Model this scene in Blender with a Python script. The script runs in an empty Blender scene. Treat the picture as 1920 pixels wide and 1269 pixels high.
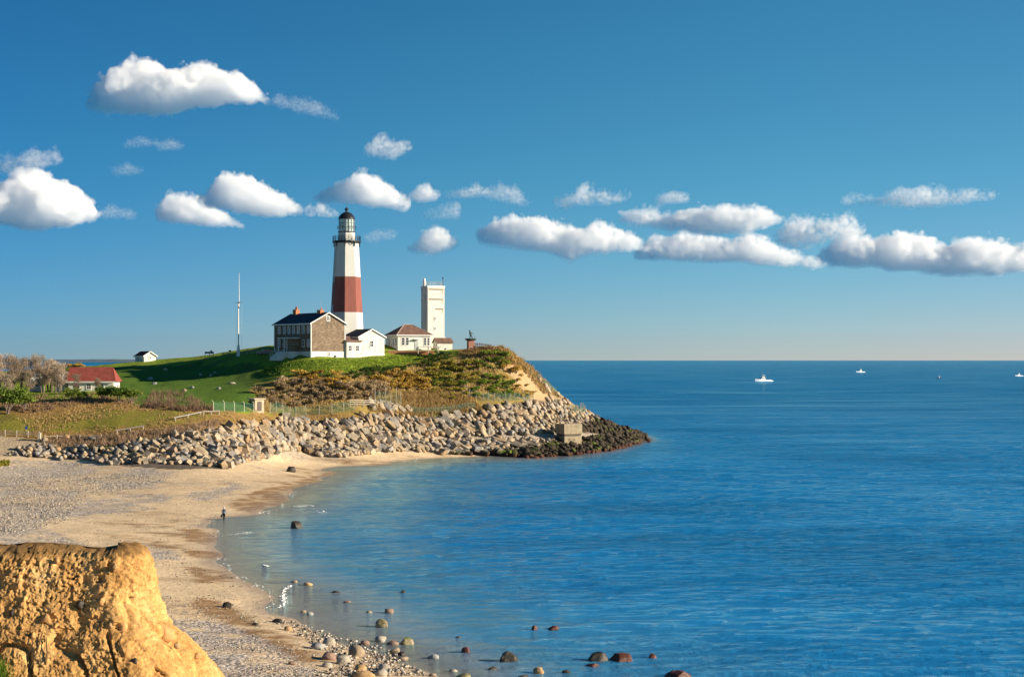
import bpy, bmesh, math, random
import numpy as np
from mathutils import Vector, Matrix, Euler

# ------------------------------------------------------------------ camera, sky, sun, exposure
SC = bpy.context.scene
COL = SC.collection
H, F, HZ = 22.0, 2667.0, 675.0          # eye height, focal length in photo pixels, horizon row
SUN_EL, SUN_AZ = math.radians(18.0), math.radians(99.5)   # azimuth clockwise from +Y
cam = bpy.data.cameras.new('camera')
cam.sensor_width = 36.0
cam.lens = F / 1920 * 36
cam.shift_y = (HZ - 634.5) / 1920
cam.clip_start, cam.clip_end = 0.5, 200000.0
cam_ob = bpy.data.objects.new('camera', cam)
COL.objects.link(cam_ob)
cam_ob.location = (0, 0, H)
cam_ob.rotation_euler = (math.pi / 2, 0, 0)
SC.camera = cam_ob

world = bpy.data.worlds.new('World')
SC.world = world
world.use_nodes = True
wn, wl = world.node_tree.nodes, world.node_tree.links
sky = wn.new('ShaderNodeTexSky')
sky.sky_type = 'NISHITA'
sky.sun_disc = False
sky.sun_elevation, sky.sun_rotation = SUN_EL, SUN_AZ
sky.altitude = 0
sky.air_density, sky.dust_density, sky.ozone_density = 0.78, 0.0, 5.2
hs = wn.new('ShaderNodeHueSaturation')
hs.inputs['Saturation'].default_value = 1.12
hs.inputs['Hue'].default_value = 0.487
wl.new(sky.outputs[0], hs.inputs['Color'])
# a polarised sky: deeper to the left, away from the sun
tcw = wn.new('ShaderNodeTexCoord'); sxw = wn.new('ShaderNodeSeparateXYZ'); mpw = wn.new('ShaderNodeMapRange')
wl.new(tcw.outputs['Generated'], sxw.inputs[0]); wl.new(sxw.outputs[0], mpw.inputs[0])
mpw.inputs[1].default_value, mpw.inputs[2].default_value = -0.40, 0.40
rpw = wn.new('ShaderNodeValToRGB'); rpw.color_ramp.interpolation = 'B_SPLINE'
rpw.color_ramp.elements.new(0.5)
for e_, (p_, c_) in zip(rpw.color_ramp.elements, ((0, (.22, .50, .70)), (.5, (.70, .90, .92)), (1, (1.0, 1.12, 1.10)))):
    e_.position = p_; e_.color = (*c_, 1)
wl.new(mpw.outputs[0], rpw.inputs[0])
mxw = wn.new('ShaderNodeMix'); mxw.data_type = 'RGBA'; mxw.blend_type = 'MULTIPLY'; mxw.inputs[0].default_value = 1.0
wl.new(hs.outputs[0], mxw.inputs[6]); wl.new(rpw.outputs[0], mxw.inputs[7])
# and a greyer band of sea air low over the horizon
mpz = wn.new('ShaderNodeMapRange'); wl.new(sxw.outputs[2], mpz.inputs[0]); mpz.inputs[1].default_value, mpz.inputs[2].default_value = 0.0, 0.13
rpz = wn.new('ShaderNodeValToRGB'); wl.new(mpz.outputs[0], rpz.inputs[0])
for e_, (p_, c_) in zip(rpz.color_ramp.elements, ((0, (1.12, .88, .98)), (1, (.93, .99, .92)))):
    e_.position = p_; e_.color = (*c_, 1)
mxz = wn.new('ShaderNodeMix'); mxz.data_type = 'RGBA'; mxz.blend_type = 'MULTIPLY'; mxz.inputs[0].default_value = 1.0
wl.new(mxw.outputs[2], mxz.inputs[6]); wl.new(rpz.outputs[0], mxz.inputs[7])
wl.new(mxz.outputs[2], wn['Background'].inputs['Color'])
wn['Background'].inputs['Strength'].default_value = 0.063

sun = bpy.data.lights.new('sun', 'SUN')
sun.energy = 5.0
sun.angle = math.radians(0.5)
sun.color = (1.0, 0.86, 0.66)
sun_ob = bpy.data.objects.new('sun', sun)
COL.objects.link(sun_ob)
SUN_DIR = Vector((math.sin(SUN_AZ) * math.cos(SUN_EL), math.cos(SUN_AZ) * math.cos(SUN_EL), math.sin(SUN_EL)))
sun_ob.rotation_euler = SUN_DIR.to_track_quat('Z', 'Y').to_euler()
sun_ob.location = (80, -30, 90)

vs = SC.view_settings
vs.view_transform, vs.look, vs.gamma, vs.use_curve_mapping = 'Standard', 'None', 1.0, False
vs.exposure = 1.0
SC.render.engine = 'CYCLES'
SC.cycles.max_bounces = 24
SC.cycles.diffuse_bounces = 3
SC.cycles.glossy_bounces = 3
SC.cycles.transparent_max_bounces = 12
SC.cycles.volume_bounces = 20
SC.cycles.volume_step_rate = 0.2
SC.cycles.volume_max_steps = 160
SC.cycles.use_denoising = True

# ------------------------------------------------------------------ helpers
def P(px, py, Y):
    """the point at distance Y that the photograph's pixel (px, py) looks at"""
    return ((px - 960) / F * Y, Y, H - (py - HZ) / F * Y)

def G(px, py, z=0.0):
    """the point at height z below the horizon that the pixel looks at"""
    Y = (H - z) * F / (py - HZ)
    return ((px - 960) / F * Y, Y, z)

def _hash(ix, iy, iz, seed):
    n = (ix.astype(np.int64) * 374761393 + iy.astype(np.int64) * 668265263 + iz.astype(np.int64) * 2147483647 + seed * 974634541) & 0x7fffffff
    n = ((n ^ (n >> 13)) * 1274126177) & 0x7fffffff
    n = ((n ^ (n >> 16)) * 668265263) & 0x7fffffff
    return ((n ^ (n >> 15)) & 0xffff).astype(np.float32) / 32767.5 - 1.0

def vnoise(x, y, z=None, seed=0):
    x = np.asarray(x, float); y = np.asarray(y, float)
    z = np.zeros_like(x) if z is None else np.asarray(z, float)
    ix, iy, iz = np.floor(x), np.floor(y), np.floor(z)
    fx, fy, fz = x - ix, y - iy, z - iz
    u, v, w = [t * t * t * (t * (t * 6 - 15) + 10) for t in (fx, fy, fz)]
    def h(a, b, c): return _hash(ix + a, iy + b, iz + c, seed)
    def lerp(a, b, t): return a + (b - a) * t
    return lerp(lerp(lerp(h(0,0,0), h(1,0,0), u), lerp(h(0,1,0), h(1,1,0), u), v),
                lerp(lerp(h(0,0,1), h(1,0,1), u), lerp(h(0,1,1), h(1,1,1), u), v), w)

def fbm(x, y, z=None, octaves=4, seed=0, gain=0.5):
    s, a, t = 0.0, 1.0, 0.0
    x = np.asarray(x, float); y = np.asarray(y, float)
    z = np.zeros_like(x) if z is None else np.asarray(z, float)
    for o in range(octaves):
        s = s + a * vnoise(x, y, z, seed + o * 17)
        t += a; a *= gain; x, y, z = x * 2.03, y * 2.03, z * 2.03
    return s / t

def mesh_np(name, V, faces, material=None, parent=None, smooth=False, attrs=None, loc=None):
    """faces: an (n,k) int array, or a list of such arrays"""
    me = bpy.data.meshes.new(name)
    V = np.asarray(V, np.float32)
    fl = [np.asarray(f, np.int32) for f in (faces if isinstance(faces, list) else [faces]) if len(f)]
    me.vertices.add(len(V)); me.vertices.foreach_set('co', V.ravel())
    tot = np.concatenate([np.full(len(f), f.shape[1], np.int32) for f in fl])
    idx = np.concatenate([f.ravel() for f in fl])
    me.loops.add(len(idx)); me.loops.foreach_set('vertex_index', idx)
    me.polygons.add(len(tot))
    st = np.zeros(len(tot), np.int32); st[1:] = np.cumsum(tot)[:-1]
    me.polygons.foreach_set('loop_start', st); me.polygons.foreach_set('loop_total', tot)
    if smooth: me.polygons.foreach_set('use_smooth', np.ones(len(tot), bool))
    for k, a in (attrs or {}).items():
        a = np.asarray(a, np.float32)
        if a.ndim == 2:
            at = me.attributes.new(k, 'FLOAT_COLOR', 'POINT')
            at.data.foreach_set('color', np.c_[a, np.ones(len(a), np.float32)].astype(np.float32).ravel())
        else:
            me.attributes.new(k, 'FLOAT', 'POINT').data.foreach_set('value', a)
    me.update(calc_edges=True); me.validate()
    if material: me.materials.append(material)
    o = bpy.data.objects.new(name, me); COL.objects.link(o)
    if parent is not None: o.parent = parent
    if loc is not None: o.location = loc
    return o

def grid_faces(nr, nc, wrap=False):
    r = np.arange(nr - 1)[:, None]; c = np.arange(nc if wrap else nc - 1)[None, :]
    c2 = (c + 1) % nc
    return np.stack([r * nc + c, r * nc + c2, (r + 1) * nc + c2, (r + 1) * nc + c], -1).reshape(-1, 4)

class MB:
    """collects simple shapes for one mesh object"""
    def __init__(s): s.v, s.f = [], []
    def add(s, vs, fs):
        b = len(s.v); s.v += [tuple(v) for v in vs]; s.f += [tuple(i + b for i in f) for f in fs]; return s
    def box(s, x0, x1, y0, y1, z0, z1, m=None):
        vs = [(x, y, z) for z in (z0, z1) for y in (y0, y1) for x in (x0, x1)]
        if m is not None: vs = [m @ Vector(v) for v in vs]
        return s.add(vs, [(0,2,3,1),(4,5,7,6),(0,1,5,4),(2,6,7,3),(0,4,6,2),(1,3,7,5)])
    def beam(s, a, b, w, h=None, up=(0,0,1)):
        a, b = Vector(a), Vector(b); h = h or w; d = (b - a).normalized(); u = Vector(up)
        if abs(d.dot(u)) > .98: u = Vector((0, 1, 0))
        r = d.cross(u).normalized(); u = r.cross(d)
        vs = [p + r * (i * w / 2) + u * (j * h / 2) for p in (a, b) for i, j in ((-1,-1),(1,-1),(1,1),(-1,1))]
        return s.add(vs, [(3,2,1,0),(4,5,6,7),(0,1,5,4),(1,2,6,5),(2,3,7,6),(3,0,4,7)])
    def tube(s, pts, radii, n=8, caps=True):
        pts = [Vector(p) for p in pts]
        if not hasattr(radii, '__len__'): radii = [radii] * len(pts)
        base = len(s.v)
        for i, p in enumerate(pts):
            d = (pts[min(i + 1, len(pts) - 1)] - pts[max(i - 1, 0)]).normalized()
            u = Vector((0, 0, 1)) if abs(d.z) < .9 else Vector((1, 0, 0))
            r = d.cross(u).normalized(); u = r.cross(d)
            for k in range(n):
                a = 2 * math.pi * k / n
                s.v.append(tuple(p + (r * math.cos(a) + u * math.sin(a)) * radii[i]))
        for i in range(len(pts) - 1):
            for k in range(n):
                s.f.append((base + i*n + k, base + i*n + (k+1) % n, base + (i+1)*n + (k+1) % n, base + (i+1)*n + k))
        if caps:
            s.f.append(tuple(base + k for k in range(n))[::-1]); s.f.append(tuple(base + (len(pts)-1)*n + k for k in range(n)))
        return s
    def lathe(s, prof, n=16, c=(0,0), rot=0.0, caps=True):
        """prof: (radius, z) from the bottom up"""
        base = len(s.v)
        for r, z in prof:
            for k in range(n):
                a = rot + 2 * math.pi * k / n
                s.v.append((c[0] + r * math.cos(a), c[1] + r * math.sin(a), z))
        for i in range(len(prof) - 1):
            for k in range(n):
                s.f.append((base + i*n + k, base + i*n + (k+1) % n, base + (i+1)*n + (k+1) % n, base + (i+1)*n + k))
        if caps:
            s.f.append(tuple(base + k for k in range(n))[::-1]); s.f.append(tuple(base + (len(prof)-1)*n + k for k in range(n)))
        return s
    def prism(s, poly, y0, y1):
        """poly in x,z extruded along y"""
        n = len(poly)
        vs = [(x, y0, z) for x, z in poly] + [(x, y1, z) for x, z in poly]
        return s.add(vs, [tuple(range(n)), tuple(range(2*n - 1, n - 1, -1))] + [(i, i + n, (i+1) % n + n, (i+1) % n) for i in range(n)])
    def slab(s, quad, t):
        """a quad thickened by t along its normal"""
        q = [Vector(p) for p in quad]; n = (q[1] - q[0]).cross(q[-1] - q[0]).normalized() * t
        k = len(q)
        return s.add(q + [p + n for p in q], [tuple(range(k - 1, -1, -1)), tuple(range(k, 2*k))] + [(i, (i+1) % k, (i+1) % k + k, i + k) for i in range(k)])
    def build(s, name, material, parent=None, smooth=False, recalc=True, bevel=0.0):
        me = bpy.data.meshes.new(name)
        bm = bmesh.new()
        vv = [bm.verts.new(v) for v in s.v]
        for f in s.f:
            try: bm.faces.new([vv[i] for i in f])
            except ValueError: pass
        if recalc: bmesh.ops.recalc_face_normals(bm, faces=bm.faces[:])
        if bevel: bmesh.ops.bevel(bm, geom=bm.edges[:], offset=bevel, segments=1, affect='EDGES')
        bm.to_mesh(me); bm.free()
        if smooth:
            for p in me.polygons: p.use_smooth = True
        me.materials.append(material)
        o = bpy.data.objects.new(name, me); COL.objects.link(o)
        if parent is not None: o.parent = parent
        return o

def tag(o, label=None, cat=None, group=None, kind=None):
    if label: o['label'] = label
    if cat: o['category'] = cat
    if group: o['group'] = group
    if kind: o['kind'] = kind
    return o

def thing(name, label, cat, loc=(0,0,0), rz=0.0, group=None):
    o = bpy.data.objects.new(name, None); COL.objects.link(o)
    o.empty_display_size = 0.5
    o.location = loc; o.rotation_euler = (0, 0, rz)
    return tag(o, label, cat, group)

KIDS = {}
def copy_tree(root, loc, rz=0.0, scale=None, label=None, group=None):
    r = root.copy(); COL.objects.link(r); r.location = loc; r.rotation_euler = (0, 0, rz)
    if scale is not None: r.scale = scale if hasattr(scale, '__len__') else (scale,) * 3
    if label: r['label'] = label
    if group: r['group'] = group
    for ch in KIDS.setdefault(root.name, list(root.children)):
        c = ch.copy(); COL.objects.link(c); c.parent = r
        for g in KIDS.setdefault(ch.name, list(ch.children)):
            d = g.copy(); COL.objects.link(d); d.parent = c
    return r

# ------------------------------------------------------------------ materials
class NT:
    def __init__(s, name):
        s.m = bpy.data.materials.new(name); s.m.use_nodes = True
        s.n, s.l = s.m.node_tree.nodes, s.m.node_tree.links
        s.b = s.n['Principled BSDF']; s.out = s.n['Material Output']
    def node(s, t, **kw):
        n = s.n.new(t)
        for k, v in kw.items(): setattr(n, k, v)
        return n
    def link(s, a, b): s.l.new(a, b); return s
    def val(s, node, **kw):
        for k, v in kw.items(): node.inputs[k.replace('_', ' ')].default_value = v
        return node
    def coords(s, kind='Object', scale=(1,1,1)):
        t = s.node('ShaderNodeTexCoord'); m = s.node('ShaderNodeMapping'); m.inputs['Scale'].default_value = scale
        s.link(t.outputs[kind], m.inputs[0]); return m.outputs[0]
    def pos(s, scale=(1,1,1)):
        t = s.node('ShaderNodeNewGeometry'); m = s.node('ShaderNodeMapping'); m.inputs['Scale'].default_value = scale
        s.link(t.outputs['Position'], m.inputs[0]); return m.outputs[0]
    def noise(s, vec, scale, detail=4, rough=.55, dist=0.0):
        n = s.node('ShaderNodeTexNoise'); s.link(vec, n.inputs['Vector'])
        n.inputs['Scale'].default_value = scale; n.inputs['Detail'].default_value = detail
        n.inputs['Roughness'].default_value = rough; n.inputs['Distortion'].default_value = dist
        return n.outputs[0]
    def ramp(s, fac, stops, interp='LINEAR'):
        r = s.node('ShaderNodeValToRGB'); cr = r.color_ramp; cr.interpolation = interp
        while len(cr.elements) < len(stops): cr.elements.new(0.5)
        for e, (p, c) in zip(cr.elements, stops):
            e.position = p; c = (c, c, c) if not hasattr(c, '__len__') else c; e.color = (*c, 1)
        s.link(fac, r.inputs[0]); return r.outputs[0]
    def mix(s, fac, a, b, mode='MIX'):
        m = s.node('ShaderNodeMix', data_type='RGBA', blend_type=mode)
        for sock, v in ((m.inputs[0], fac), (m.inputs[6], a), (m.inputs[7], b)):
            if hasattr(v, 'is_output'): s.link(v, sock)
            else: sock.default_value = (*v, 1) if hasattr(v, '__len__') else v
        return m.outputs[2]
    def math(s, op, a, b=0.0, c=None, clamp=False):
        m = s.node('ShaderNodeMath', operation=op, use_clamp=clamp)
        for sock, v in zip(m.inputs, (a, b, c)):
            if v is None: continue
            if hasattr(v, 'is_output'): s.link(v, sock)
            else: sock.default_value = v
        return m.outputs[0]
    def attr(s, name, kind='GEOMETRY'):
        a = s.node('ShaderNodeAttribute', attribute_name=name, attribute_type=kind); return a
    def bump(s, h, strength=.5, dist=.1):
        b = s.node('ShaderNodeBump'); s.link(h, b.inputs['Height'])
        b.inputs['Strength'].default_value = strength; b.inputs['Distance'].default_value = dist
        s.link(b.outputs[0], s.b.inputs['Normal']); return b
    def done(s, color=None, rough=None, spec=None):
        for k, v in (('Base Color', color), ('Roughness', rough), ('Specular IOR Level', spec)):
            if v is None: continue
            if hasattr(v, 'is_output'): s.link(v, s.b.inputs[k])
            else: s.b.inputs[k].default_value = (*v, 1) if hasattr(v, '__len__') else v
        return s.m

def plain(name, col, rough=.6, var=.25, scale=1.5, spec=.3, bump=0.0, bscale=8.0, metal=0.0, streak=False):
    t = NT(name)
    v = t.coords('Object', (1, 1, .25) if streak else (1, 1, 1))
    n = t.noise(v, scale, 5)
    dark = tuple(c * (1 - var) for c in col); lite = tuple(min(1, c * (1 + var * .6)) for c in col)
    c = t.ramp(n, [(.3, dark), (.7, lite)])
    t.b.inputs['Metallic'].default_value = metal
    if bump: t.bump(t.noise(v, bscale, 4), bump, .05)
    return t.done(c, rough, spec)
# ------------------------------------------------------------------ the lie of the land
SHORE = [(800,1269),(740,1240),(640,1200),(560,1170),(505,1150),(518,1138),(498,1118),(440,1080),(395,1025),(412,1002),(405,985),(430,970),(490,962),(512,950),(540,938),(545,925),(580,905),(620,885),(700,872),(800,864),(900,857),(945,855),(1000,857),(1080,852),(1150,843),(1200,830),(1210,818)]
FOOT = [(-300,850,4.2),(-60,855,4.0),(60,855,3.8),(150,862,3.2),(230,875,2.5),(330,880,2.3),(420,880,2.0),(500,862,2.0),(560,850,2.0),(640,855,1.5),(700,850,1.3),(800,848,1.0),(920,853,.2),(1000,857,0),(1080,852,0),(1150,843,0),(1200,830,0),(1212,817,0)]
CREST = [(-300,836,276),(-60,838,275),(60,838,274),(150,832,277),(200,828,272),(300,815,276),(380,798,281),(450,785,292),(500,785,305),(560,785,320),(650,778,322),(720,763,332),(780,775,338),(850,770,344),(900,760,348),(960,755,355),(1020,752,366),(1060,765,374),(1100,772,382),(1150,797,392),(1195,810,400)]
FOOT_W = np.array([G(*p) for p in FOOT]); CREST_W = np.array([P(p[0], p[1] + 10 * float(np.interp(p[0], [60, 200, 900, 1000], [.4, 1, 1, 0])), p[2]) for p in CREST])
CTRL = [G(*p) for p in SHORE] + list(map(tuple, FOOT_W)) + list(map(tuple, CREST_W))
CTRL += [P(*p) for p in [
    (583,670,352),(510,665,363),(646,668,360),(700,664,366),(760,656,372),(830,655,378),(880,655,376),(920,652,372),(960,655,368),
    (447,664,374),(393,669,382),(290,675,402),(200,683,402),(150,688,400),(0,700,395),(540,667,357),
    (600,740,330),(600,705,341),(700,740,336),(700,700,349),(800,745,346),(800,700,359),(880,730,353),(880,690,362),(940,720,361),(940,690,364),
    (400,768,297),(400,755,314),(440,712,351),(400,722,347),(340,728,343),(300,728,343),(300,748,314),(300,697,372),(370,690,376),(480,768,306),(480,745,324),(480,712,346),(512,690,354),(530,772,314),
    (100,790,287),(200,800,283),(0,800,284),(0,760,300),(100,745,305),(200,740,308),(300,780,290),(170,733,322),(50,735,325),(-100,760,300),(-100,740,340),
    (20,830,278),(-100,835,278),(1000,690,376),(1050,740,380),(1085,768,386),(1130,788,394),(1000,740,366),(980,712,367)]]
CTRL += [(-25,230,-.8),(-10,230,-2),(-10,130,-.8),(0,130,-1.8),(-50,175,.9),(-65,175,1.8),(-90,180,2.8),(-130,190,4),(-28,120,.8),(-40,120,2),(-70,120,3.2),(-120,120,5),
    (-12,97,.7),(-22,92,1.8),(-50,90,3),(8,70,0),(0,68,.7),(-20,65,2.5),(20,70,-1.5),(-28,180,-.7),(-10,180,-2.4),(-12,290,-1),(10,290,-2.4),(-20,270,-1),
    (38,418,0),(20,428,0),(8,424,3),(0,440,0),(-30,460,0),(-80,490,0),(-150,540,0),(-260,560,0),(-20,400,22),(-60,410,21.5),(-100,430,18),(-150,430,18),
    (41,408,-1),(40.5,398,-.8),(39.5,418,-.8),(43,402,-1.6),(55,380,-3),(45,350,-2.5),(20,310,-1.5),(60,430,-4),(20,465,-4),(-50,500,-4),(30,250,-5),(60,150,-6),(40,110,-4),(25,85,-2.5),(130,300,-8),(130,60,-8),(130,460,-8),
    (-160,200,5),(-160,265,5),(-220,150,7),(-220,300,13),(-220,400,18),(-300,300,13),(-300,100,9),(-30,40,3),(0,40,1),(30,40,-2),(-60,40,6),(-150,40,9)]
CT = np.array(CTRL, float)
def _tps(r2): return np.where(r2 > 1e-9, r2 * np.log(r2 + 1e-12), 0.0)
_S = 100.0
_c = CT[:, :2] / _S
_A = _tps(((_c[:, None] - _c[None]) ** 2).sum(-1)) + np.eye(len(_c)) * 0.004
_Pm = np.c_[np.ones(len(_c)), _c]
_M = np.block([[_A, _Pm], [_Pm.T, np.zeros((3, 3))]])
_w = np.linalg.solve(_M, np.r_[CT[:, 2], 0, 0, 0])

def ground_smooth(x, y):
    x = np.asarray(x, float); y = np.asarray(y, float)
    sh = np.broadcast(x, y).shape
    q = np.stack([np.broadcast_to(x, sh).ravel(), np.broadcast_to(y, sh).ravel()], -1) / _S
    out = np.empty(len(q))
    for i in range(0, len(q), 20000):
        b = q[i:i + 20000]
        out[i:i + 20000] = _tps(((b[:, None] - _c[None]) ** 2).sum(-1)) @ _w[:-3] + _w[-3] + b @ _w[-2:]
    return out.reshape(sh)

def foot_y(x):
    return np.interp(x, FOOT_W[:, 0], FOOT_W[:, 1])
def crest_y(x):
    return np.interp(x, CREST_W[:, 0], CREST_W[:, 1])

def ground(x, y):
    z = ground_smooth(x, y)
    land = np.clip((np.asarray(y) - foot_y(x)) / 12, 0, 1) * (np.asarray(x) < 38)
    z = z + land * (0.35 * fbm(np.asarray(x) / 9, np.asarray(y) / 9, octaves=3, seed=3) + .12 * fbm(np.asarray(x) / 2.2, np.asarray(y) / 2.2, octaves=2, seed=5))
    z = z + (1 - land) * np.clip((z + .15) / .8, 0, 1) * (.16 * fbm(np.asarray(x) / 7, np.asarray(y) / 4, octaves=3, seed=8) + .05 * fbm(np.asarray(x) / 1.6, np.asarray(y) / 1.2, octaves=2, seed=9))
    # beach cusps along the water's edge
    z = z + (1 - land) * np.exp(-(z / .5) ** 2) * .12 * vnoise(np.asarray(x) / 7 + 3, np.asarray(y) / 7, seed=12)
    return z
def gz(x, y): return float(ground(np.array([x]), np.array([y]))[0])

def pix(x, y, z):
    return 960 + np.asarray(x) / np.asarray(y) * F, HZ - (np.asarray(z) - H) / np.asarray(y) * F

def on_ground(px, py, y0=80.0, y1=460.0):
    """the first point of the land that the pixel looks at"""
    Y = np.linspace(y0, y1, 700); X = (px - 960) / F * Y; Z = H - (py - HZ) / F * Y
    g = ground(X, Y); k = np.nonzero(g >= Z)[0]
    i = k[0] if len(k) else len(Y) - 1
    if i > 0:
        a, b = Z[i-1] - g[i-1], Z[i] - g[i]; t = a / (a - b) if a != b else 0
        y = Y[i-1] + t * (Y[i] - Y[i-1])
    else: y = Y[0]
    x = (px - 960) / F * y
    return (x, y, gz(x, y))

def inpoly(px, py, poly):
    px, py = np.asarray(px), np.asarray(py); ins = np.zeros(px.shape, bool); n = len(poly)
    for i in range(n):
        (x0, y0), (x1, y1) = poly[i], poly[(i + 1) % n]
        c = ((y0 > py) != (y1 > py)) & (px < (x1 - x0) * (py - y0) / ((y1 - y0) or 1e-9) + x0)
        ins ^= c
    return ins

def axis(*segs):
    out = [segs[0][0]]
    for a, b, st in segs:
        n = max(1, round((b - a) / st)); out += list(a + (b - a) * (np.arange(n) + 1) / n)
    return np.array(out)

gx = axis((-300,-130,8),(-130,44,.8),(44,130,8))
gy = axis((-30,80,8),(80,110,.7),(110,420,.85),(420,480,3),(480,600,8))
GX, GY = np.meshgrid(gx, gy)
GZ = ground(GX, GY)
PXg, PYg = pix(GX, np.maximum(GY, 5), GZ)

# colour of the ground itself: lawn, straw, bare sand, shingle, weed; the left lawn also carries painted shade
n1 = fbm(GX / 6, GY / 6, octaves=4, seed=21); n2 = fbm(GX / 1.8, GY / 1.8, octaves=3, seed=22); n3 = fbm(GX / 18, GY / 18, octaves=3, seed=23)
jx = PXg + 14 * n1 + 8 * n2; jy = PYg + 7 * n2 + 6 * n1
def blend(c, m, col):
    m = np.clip(m, 0, 1)[..., None]; return c * (1 - m) + np.asarray(col) * m
def cl(a, b, v): return np.clip((v - a) / (b - a), 0, 1)
C = np.zeros(GX.shape + (3,)) + np.array((.19, .26, .024))          # lawn
C = blend(C, cl(-.1, .5, n1) * .6, (.22, .255, .028))
C = blend(C, cl(.05, .5, n2) * .55, (.17, .155, .03))
STRAW = (.30, .185, .06)
meadow = inpoly(jx, jy, [(-400,755),(110,752),(200,745),(330,760),(420,772),(470,775),(560,775),(720,760),(720,790),(450,800),(300,825),(-400,850)])
C[meadow] = (np.array(STRAW) * (1 + .35 * n2[..., None]))[meadow]
mg = meadow & inpoly(jx, jy, [(-400,785),(60,782),(200,768),(330,772),(410,780),(300,797),(150,810),(-400,822)])
C = blend(C, mg * cl(-.8, .1, n1 + .4 * n2) * .9, (.21, .20, .03))
C = blend(C, meadow * cl(.2, .5, n2) * .6, (.16, .10, .04))
thick = inpoly(jx, jy, [(470,770),(480,725),(560,700),(640,715),(740,690),(800,668),(900,664),(1000,700),(1030,760),(900,780),(740,780),(600,775)])
C[thick] = (np.array((.27, .19, .055)) * (1 + .4 * n2[..., None]))[thick]
rim = inpoly(jx, jy, [(855,660),(900,640),(990,640),(1020,700),(1080,760),(990,700),(940,680)])
C[rim] = (np.array(STRAW) * (1.1 + .3 * n2[..., None]))[rim]
strawlow = inpoly(jx, jy, [(700,765),(760,735),(830,730),(880,745),(900,772),(780,785)])
C[strawlow] = (np.array((.36, .245, .10)) * (1 + .35 * n2[..., None]))[strawlow]
east = (GX > 3) & (PXg > 975)
C[east] = (np.array((.30, .22, .12)) * (1 + .3 * n2[..., None]))[east]
scar = inpoly(jx, jy, [(945,690),(975,690),(1005,710),(1035,745),(1062,772),(1010,765),(985,735)])
C[scar] = (np.array((.46, .30, .16)) * (1 + .15 * n2[..., None]))[scar]
brown_hill = inpoly(jx, jy, [(290,690),(420,672),(500,690),(470,730),(390,720),(330,712)])
C = blend(C, brown_hill * cl(-.3, .4, n1) * .7, (.15, .115, .05))
track = inpoly(jx, jy, [(-400,818),(40,820),(75,828),(95,838),(30,856),(-400,850)])
C[track] = (np.array((.44, .34, .22)) * (1 + .12 * n2[..., None]))[track]
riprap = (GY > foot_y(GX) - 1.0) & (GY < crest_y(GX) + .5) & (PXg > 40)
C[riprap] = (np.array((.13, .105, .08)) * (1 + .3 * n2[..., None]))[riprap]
# beach
BE = np.zeros_like(C) + np.array((.63, .47, .295))
BE = BE * (1 + .10 * n1 + .12 * n2)[..., None]
wk = cl(.02, .45, fbm(GX / 10, GY / 4, octaves=4, seed=31)) * cl(.1, .35, GZ) * cl(1.5, .6, GZ)
BE = blend(BE, wk * cl(-.35, .25, fbm(GX / 1.5, GY / .9, octaves=3, seed=32)) * .9, (.24, .135, .06))
grey = cl(.0, .35, fbm((GX + GY * .4) / 16, GY / 7, octaves=4, seed=33)) * cl(.8, 1.4, GZ)
BE = blend(BE, grey * .6, (.33, .29, .26))
PATCH = [[(425,952),(440,938),(530,926),(545,942),(470,960)],[(340,992),(372,990),(408,1008),(390,1020),(350,1016)],[(340,1026),(425,1038),(410,1048),(352,1044)],[(345,1060),(420,1072),(440,1088),(370,1090)],[(455,928),(540,906),(640,880),(760,862),(640,890),(560,916),(480,936)],[(370,1118),(430,1135),(490,1172),(420,1172),(365,1140)],[(440,1176),(520,1190),(600,1235),(560,1240),(470,1200)]]
fine_ = fbm(GX / 1.2, GY / 1.2, octaves=3, seed=34)
for q_ in PATCH: BE = blend(BE, inpoly(PXg + 9 * n2 + 8 * fine_, PYg + 5 * n2 + 4 * fine_, q_) * cl(-.5, .2, fine_ + .2) * .85, (.25, .135, .055))
GREYB = [[(-40,985),(90,990),(165,1025),(60,1035),(-40,1030)],[(60,965),(150,942),(300,925),(330,935),(200,965),(100,975)],[(280,1022),(330,1035),(345,1052),(285,1050)],[(280,1170),(400,1160),(520,1210),(620,1275),(420,1275),(330,1220)],[(340,930),(430,905),(470,912),(380,940)]]
GB = np.zeros_like(GX)
for q_ in GREYB: GB = np.maximum(GB, inpoly(PXg + 22 * n1 + 9 * fine_, PYg + 10 * n1 + 5 * fine_, q_) * cl(-.6, .2, n2 + fine_ * .5))
BE = blend(BE, GB * .7, (.36, .33, .32))
shing = inpoly(jx, jy, [(-400,860),(60,862),(330,885),(290,915),(150,930),(60,1000),(-400,1060)]) * cl(-.4, .2, n1 + n2 * .5)
BE = blend(BE, shing * .7, (.40, .36, .32))
damp = cl(.16, .02, GZ); BE = blend(BE, damp * .6, (.30, .205, .12))
BE = blend(BE, cl(-.1, -1.2, GZ), (.16, .17, .13))
isbeach = (GY < foot_y(GX)) | (GX > 38.5)
BE[(GX > 8) & (GY > 325)] = (.07, .055, .04)
C[isbeach] = BE[isbeach]
tt = (GY - foot_y(GX)) / np.maximum(crest_y(GX) - foot_y(GX), 1)
ledge = riprap & (tt > .47) & (tt < .57) & (GX > -76) & (GX < 22)
C[ledge] = (np.array((.40, .33, .25)) * (1 + .2 * n2[..., None]))[ledge]
lawn_shade = inpoly(jx, jy, [(180,690),(470,680),(540,690),(500,735),(470,772),(250,760)]) & ~thick & ~isbeach
C = blend(C, lawn_shade * .75, (.05, .12, .018))  # shade on the left lawn slope, painted in as a darker green
C = np.clip(C, .01, .8)

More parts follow.
